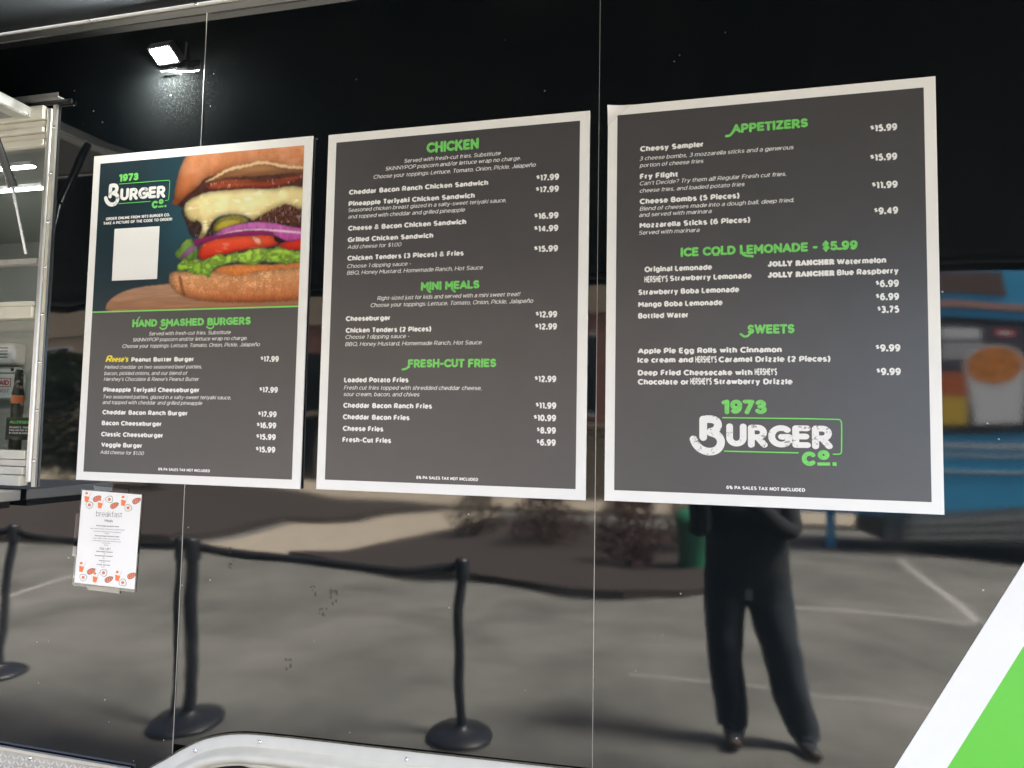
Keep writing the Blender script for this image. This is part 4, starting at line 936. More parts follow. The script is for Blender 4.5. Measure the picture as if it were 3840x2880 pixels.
def burger_picture():
    x0, x1, z0, z1 = -1.822, -1.105, 1.9645, 2.4349
    W_, H_ = 440, 290
    X, Zc = np.meshgrid(x0+(np.arange(W_)+.5)/W_*(x1-x0), z0+(np.arange(H_)+.5)/H_*(z1-z0))
    sh = X.shape
    N1 = vnoise(sh, 40, 40, 1); N2 = vnoise(sh, 10, 10, 2); N3 = vnoise(sh, 4, 4, 3, 2); NV = vnoise(sh, 7, 34, 4); NH = vnoise(sh, 60, 5, 5); NF = vnoise(sh, 3, 8, 6, 2)
    NL = vnoise(sh, 22, 9, 21, 3); NS = vnoise(sh, 2.2, 2.2, 22, 2)
    wx = (N2-.5)*.006; wz = (N3-.5)*.005
    lin = lambda c: srgb(*c)[None, None, :]
    img = lin((35, 54, 63))*(1-N1[..., None]*.15)+np.zeros(sh+(3,))
    glow = np.exp(-((X+1.45)**2/.02+(Zc-2.25)**2/.03)); img = img+lin((40, 90, 105))*glow[..., None]*.5
    D = {k_: [(p[0]+(.05 if p[0] > -1.125 else 0), p[1]) for p in v_] for k_, v_ in BURGER}   # shapes run on past the trimmed edge
    D['under'] = D['under'][:2]+[(-1.455, 2.352), (-1.40, 2.378), (-1.30, 2.384)]+D['under'][4:]
    def layer(n, top, bot, amp=.25, nz=None, warp=1.0, shade=.35, rad=5, hi=None, sm=2):
        nonlocal img
        P = chaikin(D[n], sm); m = inside(P, X+wx*warp, Zc+wz*warp).astype(float)
        zz = P[:, 1]; t = np.clip((Zc-zz.min())/(zz.max()-zz.min()), 0, 1)[..., None]
        c = lin(bot)*(1-t)+lin(top)*t
        q = N2 if nz is None else nz; c = c*(1+(q[..., None]-.5)*2*amp)
        inn = blur(m, rad); e = np.clip((inn-.5)*2, 0, 1)[..., None]; c = c*(1-shade+shade*e)
        if hi is not None: c = c+hi
        a = blur(m, 1)[..., None]
        sh_ = blur(m, 6)[..., None]; img = img*(1-.25*sh_*(1-a)); img = img*(1-a)+c*a
        return m
    layer('wood', (176, 138, 112), (150, 98, 68), .35, NH, .2, .1)
    layer('bunlow', (226, 168, 118), (176, 88, 34), .40, NV*.35+NS*.35+N2*.3, .7, .62, 9, hi=((NS*.5+N2*.5-.52).clip(0)*1.2*np.clip((Zc-1.99)/.06, .15, 1))[..., None]*np.array([1, .72, .46]))
    layer('bunfold', (190, 115, 65), (150, 85, 45), .3, N3, .5, .5, 3)
    layer('sauce', (220, 140, 80), (228, 130, 60), .25, N3, 1, .3)
    layer('pattyL', (80, 55, 45), (50, 38, 40), .9, N3, 1.2, .4, 5, hi=((NF-.62).clip(0)*.7)[..., None]*np.array([1, .9, .95]))
    layer('pattyR', (98, 60, 46), (70, 40, 34), .9, N3, 1.2, .4, 5, hi=((NF-.62).clip(0)*1.2)[..., None]*np.array([1, .8, .8]))
    layer('under', (90, 52, 40), (62, 38, 38), .6, N2, .8, .3)
    layer('lettback', (120, 150, 70), (90, 125, 45), .5, N2, 1.4, .3)
    layer('tomR', (225, 60, 40), (200, 35, 25), .15, N2, .3, .3)
    layer('tomato', (238, 92, 58), (196, 34, 20), .16, N1, .3, .5, 6, hi=((NL-.66).clip(0)*1.0)[..., None]*np.array([1, .6, .5]))
    layer('tomhi', (250, 190, 165), (240, 130, 100), .4, NF, 1, .5, 3)
    layer('gap', (45, 20, 20), (25, 15, 12), .2, N2, .3, 0)
    layer('onionL', (150, 110, 150), (110, 60, 110), .3, N2, .5, .3, 3)
    m = layer('lettuce', (150, 185, 70), (95, 140, 35), .2, N2, 1.8, .45, 3)
    ridg = np.abs(vnoise(sh, 14, 11, 9, 2)-.5)*2; mm = blur(m, 1)[..., None]
    img = img*(1-mm)+mm*(img*(.30+1.25*np.clip(ridg*2.2, 0, 1)[..., None])+np.clip(.10-ridg, 0, 1)[..., None]*np.array([2.2, 3.0, 1.0]))
    layer('pickle', (150, 140, 70), (120, 110, 45), .4, N3, .8, .5, 3)
    layer('picklein', (200, 185, 75), (170, 150, 40), .15, N2, .3, .3, 3)
    layer('onion', (200, 110, 185), (180, 75, 150), .45, NV, .3, .2, 3)
    layer('onionline', (245, 215, 230), (235, 195, 215), .1, N2, .2, .1, 1)
    layer('onionlow', (150, 45, 105), (110, 30, 85), .25, NH, .3, .3, 3)
    layer('cheese', (238, 220, 160), (212, 188, 122), .10, N1, .9, .62, 7, hi=(((N1-.5).clip(0)*.6+(NL-.62).clip(0)*1.6))[..., None]*np.array([1, 1, .8]))
    layer('bacon', (165, 85, 55), (110, 35, 25), .6, NH, 1, .4, 4, hi=((NF-.66).clip(0)*1.6)[..., None]*np.array([1, .7, .6]))
    layer('bununder', (185, 130, 85), (90, 55, 38), .3, NH, 1.2, .2)
    layer('buntop', (214, 142, 96), (176, 92, 48), .20, NV*.5+NS*.5, .6, .60, 12, hi=(((N1-.45).clip(0)*.30+np.clip((X+1.33)/.25, 0, 1)*(NL-.35).clip(0)*.45))[..., None]*np.array([1, .78, .62]))
    P = chaikin([(-1.446, 2.345), (-1.40, 2.365), (-1.357, 2.387), (-1.29, 2.392), (-1.243, 2.402), (-1.195, 2.387), (-1.151, 2.377), (-1.10, 2.372), (-1.10, 2.366), (-1.151, 2.370), (-1.195, 2.379), (-1.243, 2.393), (-1.29, 2.384), (-1.357, 2.377), (-1.40, 2.358)], 1)
    m = blur(inside(P, X+wx, Zc+wz*1.5).astype(float), 1)[..., None]; img = img*(1-m*.8)+m*.8*lin((245, 210, 160))
    img = np.clip(img, .003, .85)*.92
    vs = np.stack([x0+np.tile(np.arange(W_+1)/W_*(x1-x0), H_+1), np.full((W_+1)*(H_+1), PY), np.repeat(z0+np.arange(H_+1)/H_*(z1-z0), W_+1)], 1)
    I, J = np.meshgrid(np.arange(W_), np.arange(H_)); a = (J*(W_+1)+I).ravel(); F = np.stack([a, a+1, a+W_+2, a+W_+1], 1)
    me = bpy.data.meshes.new('burger_picture'); me.vertices.add(len(vs)); me.vertices.foreach_set('co', vs.ravel())
    me.loops.add(F.size); me.loops.foreach_set('vertex_index', F.ravel().astype(np.int32)); me.polygons.add(len(F))
    me.polygons.foreach_set('loop_start', (np.arange(len(F))*4).astype(np.int32)); me.update(calc_edges=True)
    ca = me.color_attributes.new('ink', 'FLOAT_COLOR', 'CORNER'); col = np.concatenate([img.reshape(-1, 3), np.ones((len(F), 1))], 1); ca.data.foreach_set('color', np.repeat(col, 4, 0).ravel())
    m = mat('printed_burger', (.5, .5, .5), .28); at = m.node_tree.nodes.new('ShaderNodeAttribute'); at.attribute_name = 'ink'
    m.node_tree.links.new(at.outputs['Color'], m.node_tree.nodes['Principled BSDF'].inputs['Base Color'])
    return link('burger_picture', me, m, board_obj[1])
burger_picture()
MB().add([(-1.822, PY, 1.9608), (-1.105, PY, 1.9608), (-1.105, PY, 1.9643), (-1.822, PY, 1.9643)], [(0, 1, 2, 3)]).build('green_rule', M['ink_line'], board_obj[1])

# ------------------------------------------------------------------ breakfast sheet
sh_ = empty('breakfast_sheet', (-1.73, 0, 1.12)); tag(sh_, 'laminated white breakfast menu taped crookedly under the first board', 'paper sign')
qa, qb, qc = Vector((188, 140)), Vector((1027, 208)), Vector((77, 1448)); wa_, wb_, wc_ = Vector((-1.831, 1.412)), Vector((-1.613, 1.406)), Vector((-1.841, 1.131))
def Q(x, y):
    d = Vector((x, y))-qa; u, v = qb-qa, qc-qa; det = u.x*v.y-u.y*v.x; a = (d.x*v.y-d.y*v.x)/det; b = (u.x*d.y-u.y*d.x)/det
    p = wa_+(wb_-wa_)*a+(wc_-wa_)*b; return (p.x, p.y)
MB().poly([(-1.836, 1.4155), (-1.607, 1.410), (-1.619, 1.117), (-1.849, 1.122)], -.0058).build('laminate', M['film'], sh_)
MB().slab([(-1.831, 1.412), (-1.613, 1.406), (-1.622, 1.126), (-1.841, 1.131)], -.0064, -.0060).build('paper', M['paper'], sh_)
M['tape'] = glass('clear_tape', (.62, .63, .60), .16)
for pts in ([(-1.789, 1.427), (-1.660, 1.421), (-1.663, 1.408), (-1.784, 1.413)], [(-1.849, 1.34), (-1.834, 1.341), (-1.840, 1.21), (-1.854, 1.21)], [(-1.793, 1.126), (-1.673, 1.125), (-1.673, 1.110), (-1.791, 1.113)]):
    MB().poly(pts, -.0069).build('tape', M['tape'], sh_)
def qtext(s, cx, y, w, cap, m='ink_grey', offs=0.0, name='lettering'):
    x0, z = Q(cx-w/2, y-.04*w/2+0); x1, z1 = Q(cx+w/2, y+.04*w/2); mb = put_text(MB(), s, x0, z, x1, cap, -.0068, offs if offs >= .06 else (.22 if offs else .12), slope=(z1-z)/(x1-x0)); mb.build(name, M[m], sh_)
qtext('breakfast', 570, 518, 365, .0165, offs=.07, name='heading'); qtext('Meals', 567, 592, 115, .0085, offs=.12, name='heading')
for s, cx, y, w, c, o in (('Bacon Bagel Sandwich Meal', 550, 655, 316, .0034, .02), ('Egg, cheddar cheese, and bacon on a toasted bagel', 548, 697, 480, .0031, 0), ('served with hash brown and orange juice', 547, 733, 382, .0031, 0), ('$10.99', 541, 756, 58, .0032, 0),
    ('Sausage Bagel Sandwich Meal', 540, 796, 342, .0034, .02), ('Egg, cheddar cheese, and sausage on a', 536, 830, 372, .0031, 0), ('toasted bagel served with hash brown and', 533, 864, 400, .0031, 0), ('orange juice', 531, 890, 120, .0031, 0), ('$10.99', 530, 920, 58, .0032, 0),
    ('Bacon Bagel Sandwich', 508, 1014, 230, .0034, .02), ('$8', 508, 1042, 20, .003, 0), ('Sausage Bagel Sandwich', 496, 1072, 252, .0034, .02), ('$8', 496, 1104, 22, .003, 0), ('Hash Brown (2)', 506, 1140, 155, .0034, .02), ('$3.49', 485, 1162, 46, .003, 0), ('Orange Juice 12oz', 490, 1196, 190, .0034, .02), ('$3.49', 485, 1226, 46, .003, 0)):
    qtext(s, cx, y, w, c, offs=o)
qtext('Ala cart', 513, 982, 157, .0088, offs=.09, name='heading')
def blob(cx, cy, rx, ry, n=18, wob=.12, seed=0, rot=0):
    g = random.Random(seed); o = []
    ph = g.uniform(0, 6)
    for i in range(n):
        a = 2*math.pi*i/n; k = 1+wob*math.sin(3*a+ph); x, y = rx*k*math.cos(a), ry*k*math.sin(a); o.append(Q(cx+x*math.cos(rot)-y*math.sin(rot), cy+x*math.sin(rot)+y*math.cos(rot)))
    return o
def egg(cx, cy):
    a = MB().poly(blob(cx, cy, 53, 50, 22, .08, int(cx)), -.0067).build('egg_picture', M['ink_grey'], sh_)
    MB().poly(blob(cx, cy, 47, 44, 22, .08, int(cx)), -.0069).build('egg_white', M['paper'], a); MB().poly(blob(cx, cy, 22, 22, 16, 0), -.0071).build('egg_yolk', M['ink_brown'], a); MB().poly(blob(cx, cy, 19, 19, 16, 0), -.0073).build('egg_yolk', M['ink_orange'], a)
def loaf(cx, cy):
    a = MB().poly(blob(cx, cy, 66, 38, 20, .06, 3, -.5), -.0067).build('loaf_picture', M['ink_brown'], sh_); MB().poly(blob(cx, cy, 59, 31, 20, .06, 3, -.5), -.0069).build('loaf_crust', M['ink_salmon'], a)
    for t in (-28, 0, 28): MB().ribbon([Q(cx+t-5, cy-t*.5-22), Q(cx+t+4, cy-t*.5), Q(cx+t, cy-t*.5+16)], .0016, -.0071).build('loaf_cut', M['ink_brown'], a)
M['ink_straw'] = mat('printed_pale_grey', (.6, .58, .6), .4)
def drink(cx, cy):
    a = MB().poly([Q(cx-32, cy-40), Q(cx+38, cy-22), Q(cx+14, cy+52), Q(cx-34, cy+40)], -.0067).build('drink_picture', M['ink_orange'], sh_)
    MB().poly(blob(cx-4, cy-76, 22, 18, 14, .05), -.0069).build('drink_fruit', M['ink_orange'], a); MB().ribbon([Q(cx+28, cy-25), Q(cx+60, cy-90)], .002, -.0069).build('drink_straw', M['ink_straw'], a)
for p in ((293, 352), (578, 272), (840, 390), (205, 1372), (494, 1299), (762, 1425)): egg(*p)
for p in ((400, 262), (646, 358), (955, 292), (316, 1283), (566, 1388), (882, 1328)): loaf(*p)
for p in ((258, 262), (448, 352), (775, 315), (180, 1250), (375, 1388), (690, 1358)): drink(*p)

sh_.location.y += .0052-max(skin_y(-1.83+.02*i, 1.13+.03*j)-.0022*(-1.83+.02*i+1.768) for i in range(12) for j in range(10))

# ------------------------------------------------------------------ queue barrier posts
def belt_between(a, b, sag, parent):
    a, b = Vector(a), Vector(b); n = 24; vs = []; d = (b-a).normalized(); t = Vector((-d.y, d.x, 0))*.0012
    for i in range(n+1):
        u = i/n; p = a.lerp(b, u); z = p.z-sag*4*u*(1-u)-.006*math.sin(u*9)
        for o in (-t, t): vs += [(p.x+o.x, p.y+o.y, z-.025), (p.x+o.x, p.y+o.y, z+.025)]
    fs = []
    for i in range(n):
        k = i*4; fs += [(k, k+4, k+5, k+1), (k+3, k+7, k+6, k+2), (k+1, k+5, k+7, k+3), (k, k+2, k+6, k+4)]
    return MB().add(vs, fs, True).build('belt', M['belt'], parent)
M['belt'] = mat('black_webbing', (.012, .013, .016), .8, nscale=200, namp=.3)
M['post'] = mat('black_powder_coat', (.014, .016, .020), .38, nscale=50, rvar=.1)
posts = [(-1.19, -1.78), (-2.71, -1.66), (-4.22, -1.86)]
PL = ['black barrier post with the belt ending at it, right of the group', 'black barrier post in the middle with a belt on both sides', 'black barrier post at the left end of the belt line']
for i, (x, y) in enumerate(posts):
    p_ = empty('barrier_post', (x, y, 0)); tag(p_, PL[i], 'barrier post', 'queue barrier posts in front of the trailer')
    MB().lathe((x, y, 0), [(.172, 0), (.175, .012), (.168, .024), (.10, .036), (.042, .05), (.036, .06)], 40).build('base', M['post'], p_)
    MB().lathe((x, y, 0), [(.027, .05), (.027, .86)], 24).build('pole', M['post'], p_)
    MB().lathe((x, y, 0), [(.036, .855), (.038, .87), (.038, .955), (.034, .968), (.01, .972)], 24).build('belt_head', M['post'], p_)
    if i < 2: belt_between((x, y, .925), (*posts[i+1], .925), .035, p_)
    else: belt_between((x, y, .925), (x-1.6, y+.3, .925), .03, p_)

# ------------------------------------------------------------------ person photographing the boards
def skinned(name, verts, edges, m, parent, sub=2, root=0, bvh=None):
    me = bpy.data.meshes.new(name); me.from_pydata([v[:3] for v in verts], edges, []); o = bpy.data.objects.new(name, me); COL.objects.link(o)
    md = o.modifiers.new('s', 'SKIN'); md.use_smooth_shade = True
    sl_ = me.skin_vertices[0].data
    for i, v in enumerate(verts): r = v[3]; sl_[i].radius = r if isinstance(r, tuple) else (r, r)
    sl_[root].use_root = True
    ss = o.modifiers.new('u', 'SUBSURF'); ss.levels = sub; ss.render_levels = sub
    dg = bpy.context.evaluated_depsgraph_get(); new = bpy.data.meshes.new_from_object(o.evaluated_get(dg)); bpy.data.objects.remove(o)
    for p_ in new.polygons: p_.use_smooth = True
    new.materials.clear(); return link(name, new, m, parent)
M['jeans'] = mat('dark_trousers', (.012, .020, .028), .9, nscale=30, namp=.25, bump=.5, bscale=30)
M['shirt'] = mat('black_shirt', (.006, .008, .012), .9, nscale=20, namp=.3, bump=.5, bscale=20)
M['skin_tone'] = mat('skin_tone', (.52, .30, .20), .5, nscale=40, namp=.06)
M['hair'] = mat('brown_hair', (.03, .018, .01), .7, nscale=90, namp=.5)
M['shoe'] = mat('dark_shoe', (.03, .02, .017), .6)
M['badge'] = mat('pale_badge', (.12, .12, .12), .4)
pe = empty('person', (.27, -2.14, 0)); tag(pe, 'person in black shirt and dark trousers holding up a phone towards the boards', 'person')
ox, oy = .27, -2.14
V_ = [(ox, oy, .95, (.21, .13)), (ox, oy, 1.08, (.215, .135)), (ox-.01, oy, 1.22, (.205, .135)), (ox-.02, oy+.01, 1.36, (.19, .12)), (ox-.02, oy+.01, 1.44, (.10, .08)), (ox-.02, oy+.02, 1.52, .055), (ox-.02, oy+.035, 1.58, .055),
      (ox-.19, oy+.01, 1.40, .062), (ox-.24, oy+.08, 1.18, .050), (ox-.25, oy+.13, 1.15, .044), (ox-.25, oy+.20, 1.40, .034), (ox-.255, oy+.215, 1.50, .027),
      (ox+.16, oy+.01, 1.40, .062), (ox+.21, oy+.08, 1.18, .050), (ox+.19, oy+.14, 1.15, .044), (ox-.06, oy+.21, 1.40, .034), (ox-.145, oy+.215, 1.50, .027)]
E_ = [(0, 1), (1, 2), (2, 3), (3, 4), (4, 5), (5, 6), (3, 7), (7, 8), (8, 9), (9, 10), (10, 11), (3, 12), (12, 13), (13, 14), (14, 15), (15, 16)]
Ls = len(V_)
V_ += [(ox-.10, oy, .84, .120), (ox-.11, oy+.02, .50, .086), (ox-.095, oy, .36, .082), (ox-.06, oy-.03, .10, .068), (ox-.06, oy+.04, .045, .048), (ox-.07, oy+.15, .035, .038),
       (ox+.10, oy, .84, .120), (ox+.17, oy+.05, .50, .088), (ox+.20, oy+.02, .36, .084), (ox+.27, oy-.03, .10, .070), (ox+.275, oy+.04, .045, .048), (ox+.30, oy+.15, .035, .038)]
E_ += [(0, Ls), (Ls, Ls+1), (Ls+1, Ls+2), (Ls+2, Ls+3), (Ls+3, Ls+4), (Ls+4, Ls+5), (0, Ls+6), (Ls+6, Ls+7), (Ls+7, Ls+8), (Ls+8, Ls+9), (Ls+9, Ls+10), (Ls+10, Ls+11)]
body = skinned('body', V_, E_, M['skin_tone'], pe)
# dress the body by height: shirt, trousers, shoes
body.data.materials.append(M['shirt']); body.data.materials.append(M['jeans']); body.data.materials.append(M['shoe'])
for p_ in body.data.polygons:
    c = p_.center
    if c.z < .075: p_.material_index = 3
    elif c.z < .92: p_.material_index = 2
    elif c.z < 1.47 and not c.z > 1.455: p_.material_index = 1
# clothes stand off the body a little
for nm, sel, mt, off_ in (('shirt', lambda c: .88 < c.z < 1.46 and c.z < 1.45, 'shirt', .013), ('trousers', lambda c: .10 < c.z < .98, 'jeans', .011)):
    bm = bmesh.new(); bm.from_mesh(body.data); bm.faces.ensure_lookup_table()
    bmesh.ops.delete(bm, geom=[f for f in bm.faces if not sel(f.calc_center_median())], context='FACES'); bm.normal_update()
    for v in bm.verts: v.co += v.normal*(off_+.010*noise.noise(v.co*11)+(.010 if nm == 'trousers' and v.co.z < .35 else 0)*abs(noise.noise(v.co*9)))
    for f in bm.faces: f.material_index = 0
    me = bpy.data.meshes.new(nm); bm.to_mesh(me); bm.free(); link(nm, me, M[mt], pe)
# head
hb = bmesh.new(); bmesh.ops.create_uvsphere(hb, u_segments=28, v_segments=20, radius=1)
hc = Vector((ox-.02, oy+.055, 1.675))
for v in hb.verts:
    x, y, z = v.co; k = 1-.22*max(0, -z)*1.1
    nose = .020*math.exp(-(x*x)/.012-((z+.12)**2)/.03) if y > 0 else 0
    brow = .006*math.exp(-((z-.12)**2)/.01) if y > 0 else 0
    sock = -.010*(math.exp(-((x-.38)**2)/.02-((z)**2)/.012)+math.exp(-((x+.38)**2)/.02-((z)**2)/.012)) if y > 0 else 0
    lips = .005*math.exp(-(x*x)/.06-((z+.48)**2)/.006) if y > 0 else 0
    v.co = hc+Vector((x*.077*k, y*.096*(k if y > 0 else 1)+nose+brow+sock+lips, z*.122))
for f in hb.faces: f.smooth = True
me = bpy.data.meshes.new('head'); hb.to_mesh(me); hb.free(); head = link('head', me, M['skin_tone'], pe)
for s in (-1, 1):
    MB().lathe((hc.x+s*.029, hc.y+.078, hc.z-.008), [(.001, -.008), (.010, -.004), (.012, .003), (.006, .009)], 14).build('eye', M['white_plastic'], head)
    MB().lathe((hc.x+s*.029, hc.y+.088, hc.z-.004), [(.001, -.004), (.004, 0), (.001, .004)], 10).build('pupil', M['ink_black'], head)
    MB().box(hc.x+s*.078-.006, hc.x+s*.078+.006, hc.y-.02, hc.y+.012, hc.z-.03, hc.z+.03).build('ear', M['skin_tone'], head)
MB().box(hc.x-.022, hc.x+.022, hc.y+.080, hc.y+.090, hc.z-.061, hc.z-.056).build('mouth', M['ink_brown'], head)
hb = bmesh.new(); bmesh.ops.create_uvsphere(hb, u_segments=28, v_segments=20, radius=1)
bmesh.ops.delete(hb, geom=[f for f in hb.faces if f.calc_center_median().z < .30 and f.calc_center_median().y > -.12], context='FACES')
for v in hb.verts: v.co = hc+Vector((v.co.x*.084, v.co.y*.103-.004, v.co.z*.128+.004))+v.co*.004*noise.noise(v.co*6)
me = bpy.data.meshes.new('hair'); hb.to_mesh(me); hb.free(); link('hair', me, M['hair'], head)
# hands: palm, four fingers and a thumb on each side of the phone
for s, bx in ((-1, ox-.255-.02), (1, ox-.145+.03)):
    pz = 1.50; py_ = oy+.215; d = -s
    HV = [(bx, py_, pz, .024), (bx, py_+.005, pz+.045, (.034, .017)), (bx, py_+.01, pz+.085, (.036, .015))]; HE = [(0, 1), (1, 2)]
    for q, ln in enumerate((.060, .068, .063, .050)):
        b0 = len(HV); fx_ = bx-.026+q*.0175
        HV += [(fx_, py_+.02, pz+.092, .0088), (fx_+d*.006, py_+.045, pz+.092+ln*.35, .0082), (fx_+d*.020, py_+.052, pz+.092+ln*.75, .0074), (fx_+d*.032, py_+.045, pz+.092+ln, .0066)]
        HE += [(2, b0), (b0, b0+1), (b0+1, b0+2), (b0+2, b0+3)]
    b0 = len(HV); HV += [(bx+d*.034, py_+.005, pz+.055, .0105), (bx+d*.052, py_+.012, pz+.085, .0092), (bx+d*.055, py_+.022, pz+.112, .008)]; HE += [(1, b0), (b0, b0+1), (b0+1, b0+2)]
    skinned('hand', HV, HE, M['skin_tone'], pe, 1)
bd = MB().box(ox-.01, ox+.025, oy+.150, oy+.154, .80, .855).build('id_badge', M['badge'], pe)
MB().tube((ox+.008, oy+.150, .855), (ox+.008, oy+.145, .96), .002, n=8).build('badge_strap', M['gloss_black'], pe)
ph = empty('phone', (.0, -1.86, 1.62)); tag(ph, 'dark phone held up in both hands towards the wall', 'phone')
bevel(MB().box(-.010, .140, -1.862, -1.8535, 1.560, 1.637).build('case', M['gloss_black'], ph), .003, 3)
MB().tube((.0, -1.8535, 1.62), (.0, -1.8515, 1.62), .008).build('lens', M['gloss_black'], ph)

# ------------------------------------------------------------------ shrubs in the mulch bed
def leafy(name_label, x, y, r, h, col, n=900, seed=0, group='red shrubs in the mulch bed'):
    g = random.Random(seed); e = empty('shrub', (x, y, .1)); tag(e, name_label, 'shrub', group)
    mb = MB()
    for _ in range(n):
        a = g.uniform(0, 2*math.pi); t = g.random()**.5; zz = g.uniform(.08, 1); rr = r*math.sqrt(max(0, 1-(zz*1.05-.45)**2/.4))*t*(.75+.35*noise.noise(Vector((math.cos(a)*2, math.sin(a)*2, zz*3+seed))))
        p = Vector((x+rr*math.cos(a), y+rr*math.sin(a), .1+h*zz)); s = g.uniform(.018, .04)*(1 if h < 1 else 2.6)
        u = Vector((g.uniform(-1, 1), g.uniform(-1, 1), g.uniform(-1, 1))).normalized(); v = u.orthogonal().normalized()
        mb.add([p-u*s, p-v*s*.5, p+u*s, p+v*s*.5], [(0, 1, 2, 3)])
    mb.build('foliage', mat('leaves_%d' % seed, col, .7, nscale=12, namp=.5), e)
    st_ = MB()
    for k in range(7): a = k*.9; st_.tube((x, y, .1), (x+r*.6*math.cos(a), y+r*.6*math.sin(a), .1+h*.7), .012, .004, 6)
    st_.build('stem', M['bark'], e)
M['bark'] = mat('bark', (.06, .045, .03), .9, nscale=30, namp=.3)
leafy('dark red shrub in the mulch bed right of centre', -.75, -7.0, .55, .85, (.10, .02, .018), seed=1, n=1600)
leafy('wide dark red shrub at the far end of the mulch bed', -2.1, -8.2, .75, .7, (.085, .022, .016), seed=2, n=1600)
leafy('low brownish shrub by the concrete path', -3.4, -9.0, .65, .6, (.07, .035, .02), seed=3, n=1200)
leafy('tan grassy shrub beside the person', -.05, -8.6, .5, .8, (.16, .11, .06), seed=4, n=1200)
for k, (x, y) in enumerate(((-14.6, -12.4), (-17.0, -12.2), (-12.6, -12.9))):
    leafy(['dark evergreen bush by the building, the middle one', 'large dark evergreen bush farthest left', 'smaller dark evergreen bush nearest the path'][k], x, y, 1.7, 3.1, (.02, .035, .014), seed=10+k, n=5000, group='evergreen bushes by the building')

# ------------------------------------------------------------------ green cone-like litter bin in the bed
bn = empty('green_bin', (.02, -7.3, .1)); tag(bn, 'small green bin standing behind the shrubs', 'bin')
M['green_plastic'] = mat('green_plastic', (.02, .16, .08), .4)
MB().lathe((.02, -7.3, .10), [(.20, 0), (.24, .50), (.25, .52), (.25, .56)], 24).build('body', M['green_plastic'], bn)
MB().lathe((.02, -7.3, .66), [(.26, 0), (.26, .03), (.18, .10), (.03, .12)], 24).build('lid', M['green_plastic'], bn)

# ------------------------------------------------------------------ building behind the photographer
def brick_mat():
    m = mat('red_brick', (.2, .07, .05), .85); nt = m.node_tree; b = nt.nodes['Principled BSDF']
    tc = nt.nodes.new('ShaderNodeTexCoord'); mp = nt.nodes.new('ShaderNodeMapping'); mp.inputs['Rotation'].default_value = (R(90), 0, 0)
    br = nt.nodes.new('ShaderNodeTexBrick'); br.inputs['Scale'].default_value = 1; br.inputs['Brick Width'].default_value = .22; br.inputs['Row Height'].default_value = .075; br.inputs['Mortar Size'].default_value = .010
    br.inputs['Color1'].default_value = (.20, .065, .045, 1); br.inputs['Color2'].default_value = (.13, .045, .035, 1); br.inputs['Mortar'].default_value = (.22, .17, .14, 1)
    nt.links.new(tc.outputs['Object'], mp.inputs[0]); nt.links.new(mp.outputs[0], br.inputs[0]); nt.links.new(br.outputs[0], b.inputs['Base Color'])
    return m
M['brick'] = brick_mat()
M['stucco'] = mat('tan_stucco', (.25, .205, .145), .85, nscale=2, namp=.08)
M['stucco_dark'] = mat('olive_stucco', (.13, .115, .08), .85, nscale=3, namp=.12)
M['dark_glass'] = mat('dark_window', (.01, .012, .014), .08)
bl = empty('brick_building', (-8, -16.5, 0)); tag(bl, 'brick building with tan upper storey across the car park', 'building')
BY = -16.3
MB().box(-24, 2.3, BY-6, BY, 0, 1.75).build('base_wall', M['stucco_dark'], bl)
MB().box(-24, 2.3, BY-6, BY-.03, 1.752, 4.55).build('brick_wall', M['brick'], bl)
MB().box(-24, 2.3, BY-6, BY+.02, 4.552, 7.2).build('upper_wall', M['stucco'], bl)
MB().box(-24.1, 2.4, BY-6.1, BY+.14, 7.202, 7.45).build('cornice', M['stucco'], bl)
MB().box(-24.02, -12.6, BY-5.9, BY-.005, 1.8005, 4.4995).build('stucco_bay', M['stucco'], bl)
MB().box(-24, 2.3, BY, BY+.06, 1.70, 1.80).build('string_course', M['stucco'], bl)
MB().box(-24, 2.3, BY, BY+.05, 4.50, 4.62).build('string_course', M['stucco'], bl)
for x in (-22.0, -19.4, -16.8, -14.2, -6.0, -3.4, -.4):
    wf = MB().box(x-.95, x+.95, BY-.02, BY+.05, 1.95, 3.9).build('window', M['alu_dull'], bl)
    for dx in (-.46, .46): MB().box(x+dx-.42, x+dx+.42, BY+.045, BY+.056, 2.03, 3.82).build('pane', M['dark_glass'], wf)
MB().box(-12.4, -10.2, BY-.02, BY+.04, 0.11, 3.6).build('door', M['dark_glass'], bl)

# ------------------------------------------------------------------ the blue food trailer reflected at the right
M['blue'] = mat('blue_paint', (.045, .33, .58), .3, nscale=2, namp=.05)
M['grey_skirt'] = mat('grey_skirt', (.10, .11, .11), .6)
M['poster_dark'] = mat('poster_dark', (.05, .05, .07), .5)
M['poster_white'] = mat('poster_white', (.6, .62, .62), .5)
M['pasta'] = mat('orange_food_print', (.55, .20, .04), .5, nscale=14, namp=.6)
M['poster_orange'] = mat('poster_orange', (.42, .10, .03), .5)
M['poster_yellow'] = mat('poster_yellow', (.55, .38, .04), .5)
M['poster_tan'] = mat('poster_tan', (.40, .26, .10), .5)
bt = empty('blue_trailer', (5, -10, 0)); tag(bt, 'bright blue food trailer with a framed soup poster, seen mirrored at right', 'food trailer')
TYf = -9.4
MB().add([(2.55, TYf, .62), (10, TYf, .62), (10, TYf-2.3, .62), (2.55, TYf-2.3, .62), (1.6, TYf-1.1, .62), (2.55, TYf, 3.9), (10, TYf, 3.9), (10, TYf-2.3, 3.9), (2.55, TYf-2.3, 3.9), (1.6, TYf-1.1, 3.9)],
   [(4, 3, 2, 1, 0), (5, 6, 7, 8, 9), (0, 1, 6, 5), (1, 2, 7, 6), (2, 3, 8, 7), (3, 4, 9, 8), (4, 0, 5, 9)]).build('body', M['blue'], bt)
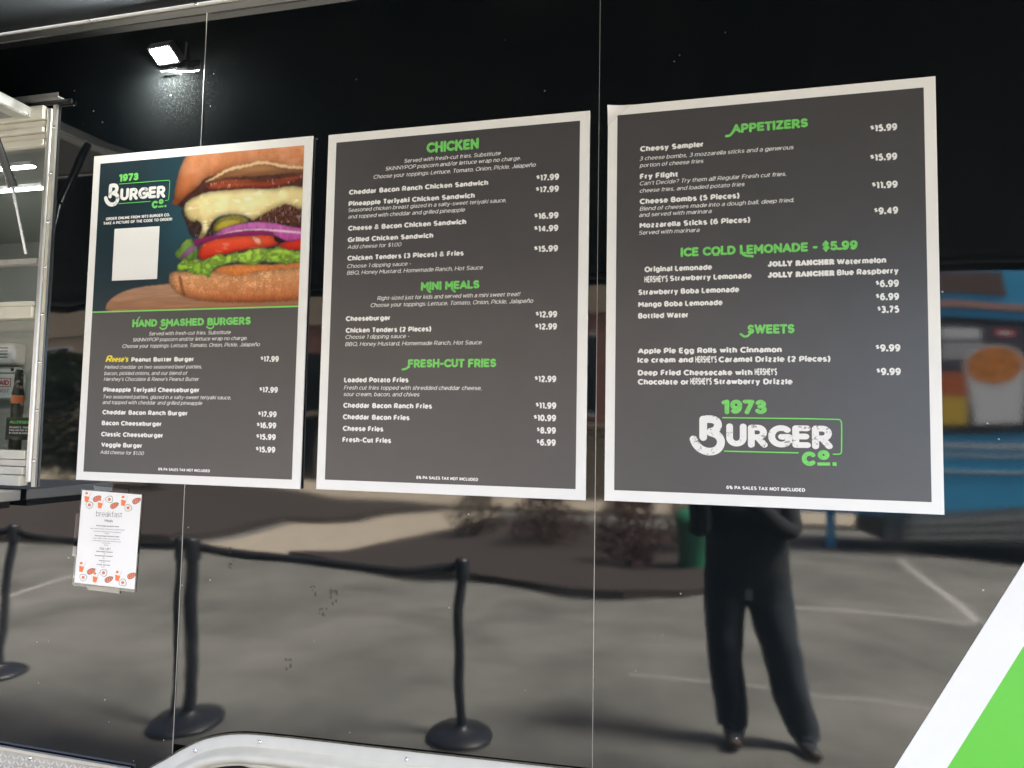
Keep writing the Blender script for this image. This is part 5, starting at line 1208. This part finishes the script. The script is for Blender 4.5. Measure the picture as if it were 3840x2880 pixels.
MB().box(2.7, 10, TYf-2.1, TYf-.12, .25, .62).build('chassis', M['grey_skirt'], bt)
MB().box(3.0, 9.8, TYf-.03, TYf+.01, .28, .618).build('skirt', M['grey_skirt'], bt)
for z0, z1 in ((1.50, 1.545), (1.40, 1.425), (1.16, 1.19)): MB().box(2.56, 10, TYf+.002, TYf+.03, z0, z1).build('chrome_rail', M['alu'], bt)
MB().box(2.56, 10, TYf+.002, TYf+.05, 3.30, 3.40).build('pink_rail', mat('pinkish_trim', (.40, .22, .18), .5), bt)
MB().box(2.60, 4.15, TYf+.002, TYf+.03, 3.52, 3.86).build('name_panel', mat('brown_panel', (.10, .06, .05), .5), bt)
po = MB().box(3.08, 4.36, TYf+.002, TYf+.035, 1.66, 3.14).build('poster_frame', M['gloss_black'], bt)
pp = MB().box(3.16, 4.27, TYf+.034, TYf+.040, 1.76, 3.04).build('poster', M['poster_dark'], po)
MB().box(3.36, 3.78, TYf+.0395, TYf+.043, 2.84, 2.98).box(3.36, 3.80, TYf+.0395, TYf+.043, 2.74, 2.78).box(3.36, 3.80, TYf+.0395, TYf+.043, 2.67, 2.71).box(3.36, 3.74, TYf+.0395, TYf+.043, 2.60, 2.64).build('poster_lettering', M['poster_white'], po)
def disc(cx, cz, rx, rz, y, m, name, n=28): return MB().add([(cx+rx*math.cos(2*math.pi*i/n), y, cz+rz*math.sin(2*math.pi*i/n)) for i in range(n)][::-1], [tuple(range(n))]).build(name, m, po)
disc(4.05, 2.93, .13, .06, TYf+.042, M['ink_red'], 'poster_emblem'); disc(4.05, 2.93, .09, .025, TYf+.044, M['poster_white'], 'poster_emblem')
MB().add([(3.20, TYf+.0415, 1.77), (3.64, TYf+.0415, 1.77), (3.64, TYf+.0415, 2.10), (3.20, TYf+.0415, 2.10)], [(3, 2, 1, 0)]).build('yellow_carton', M['poster_yellow'], po)
MB().add([(3.20, TYf+.0415, 2.102), (3.64, TYf+.0415, 2.102), (3.66, TYf+.0415, 2.42), (3.20, TYf+.0415, 2.42)], [(3, 2, 1, 0)]).build('orange_carton', M['poster_orange'], po)
MB().add([(3.72, TYf+.0420, 1.77), (4.22, TYf+.0420, 1.77), (4.262, TYf+.0420, 2.5), (3.62, TYf+.0420, 2.5)], [(3, 2, 1, 0)]).build('soup_cup', M['poster_white'], po)
disc(3.93, 2.50, .33, .26, TYf+.044, M['poster_white'], 'cup_rim'); disc(3.93, 2.50, .30, .235, TYf+.046, M['pasta'], 'soup')
for i, x in enumerate((6.2, 7.1)):
    wq = MB().tube((x, TYf+.02, .34), (x, TYf-.22, .34), .33, n=32).build('wheel', M['rubber'], bt); MB().tube((x, TYf+.03, .34), (x, TYf+.018, .34), .18, n=24).build('rim', M['steel'], wq)
for zz_ in (.30, .40, .50): MB().box(2.9, 9.9, TYf+.012, TYf+.03, zz_, zz_+.022).build('skirt_rail', M['alu_dull'], bt)
MB().box(2.0, 2.12, TYf-.75, TYf-.63, 0, .62).build('jack', M['blue'], bt)
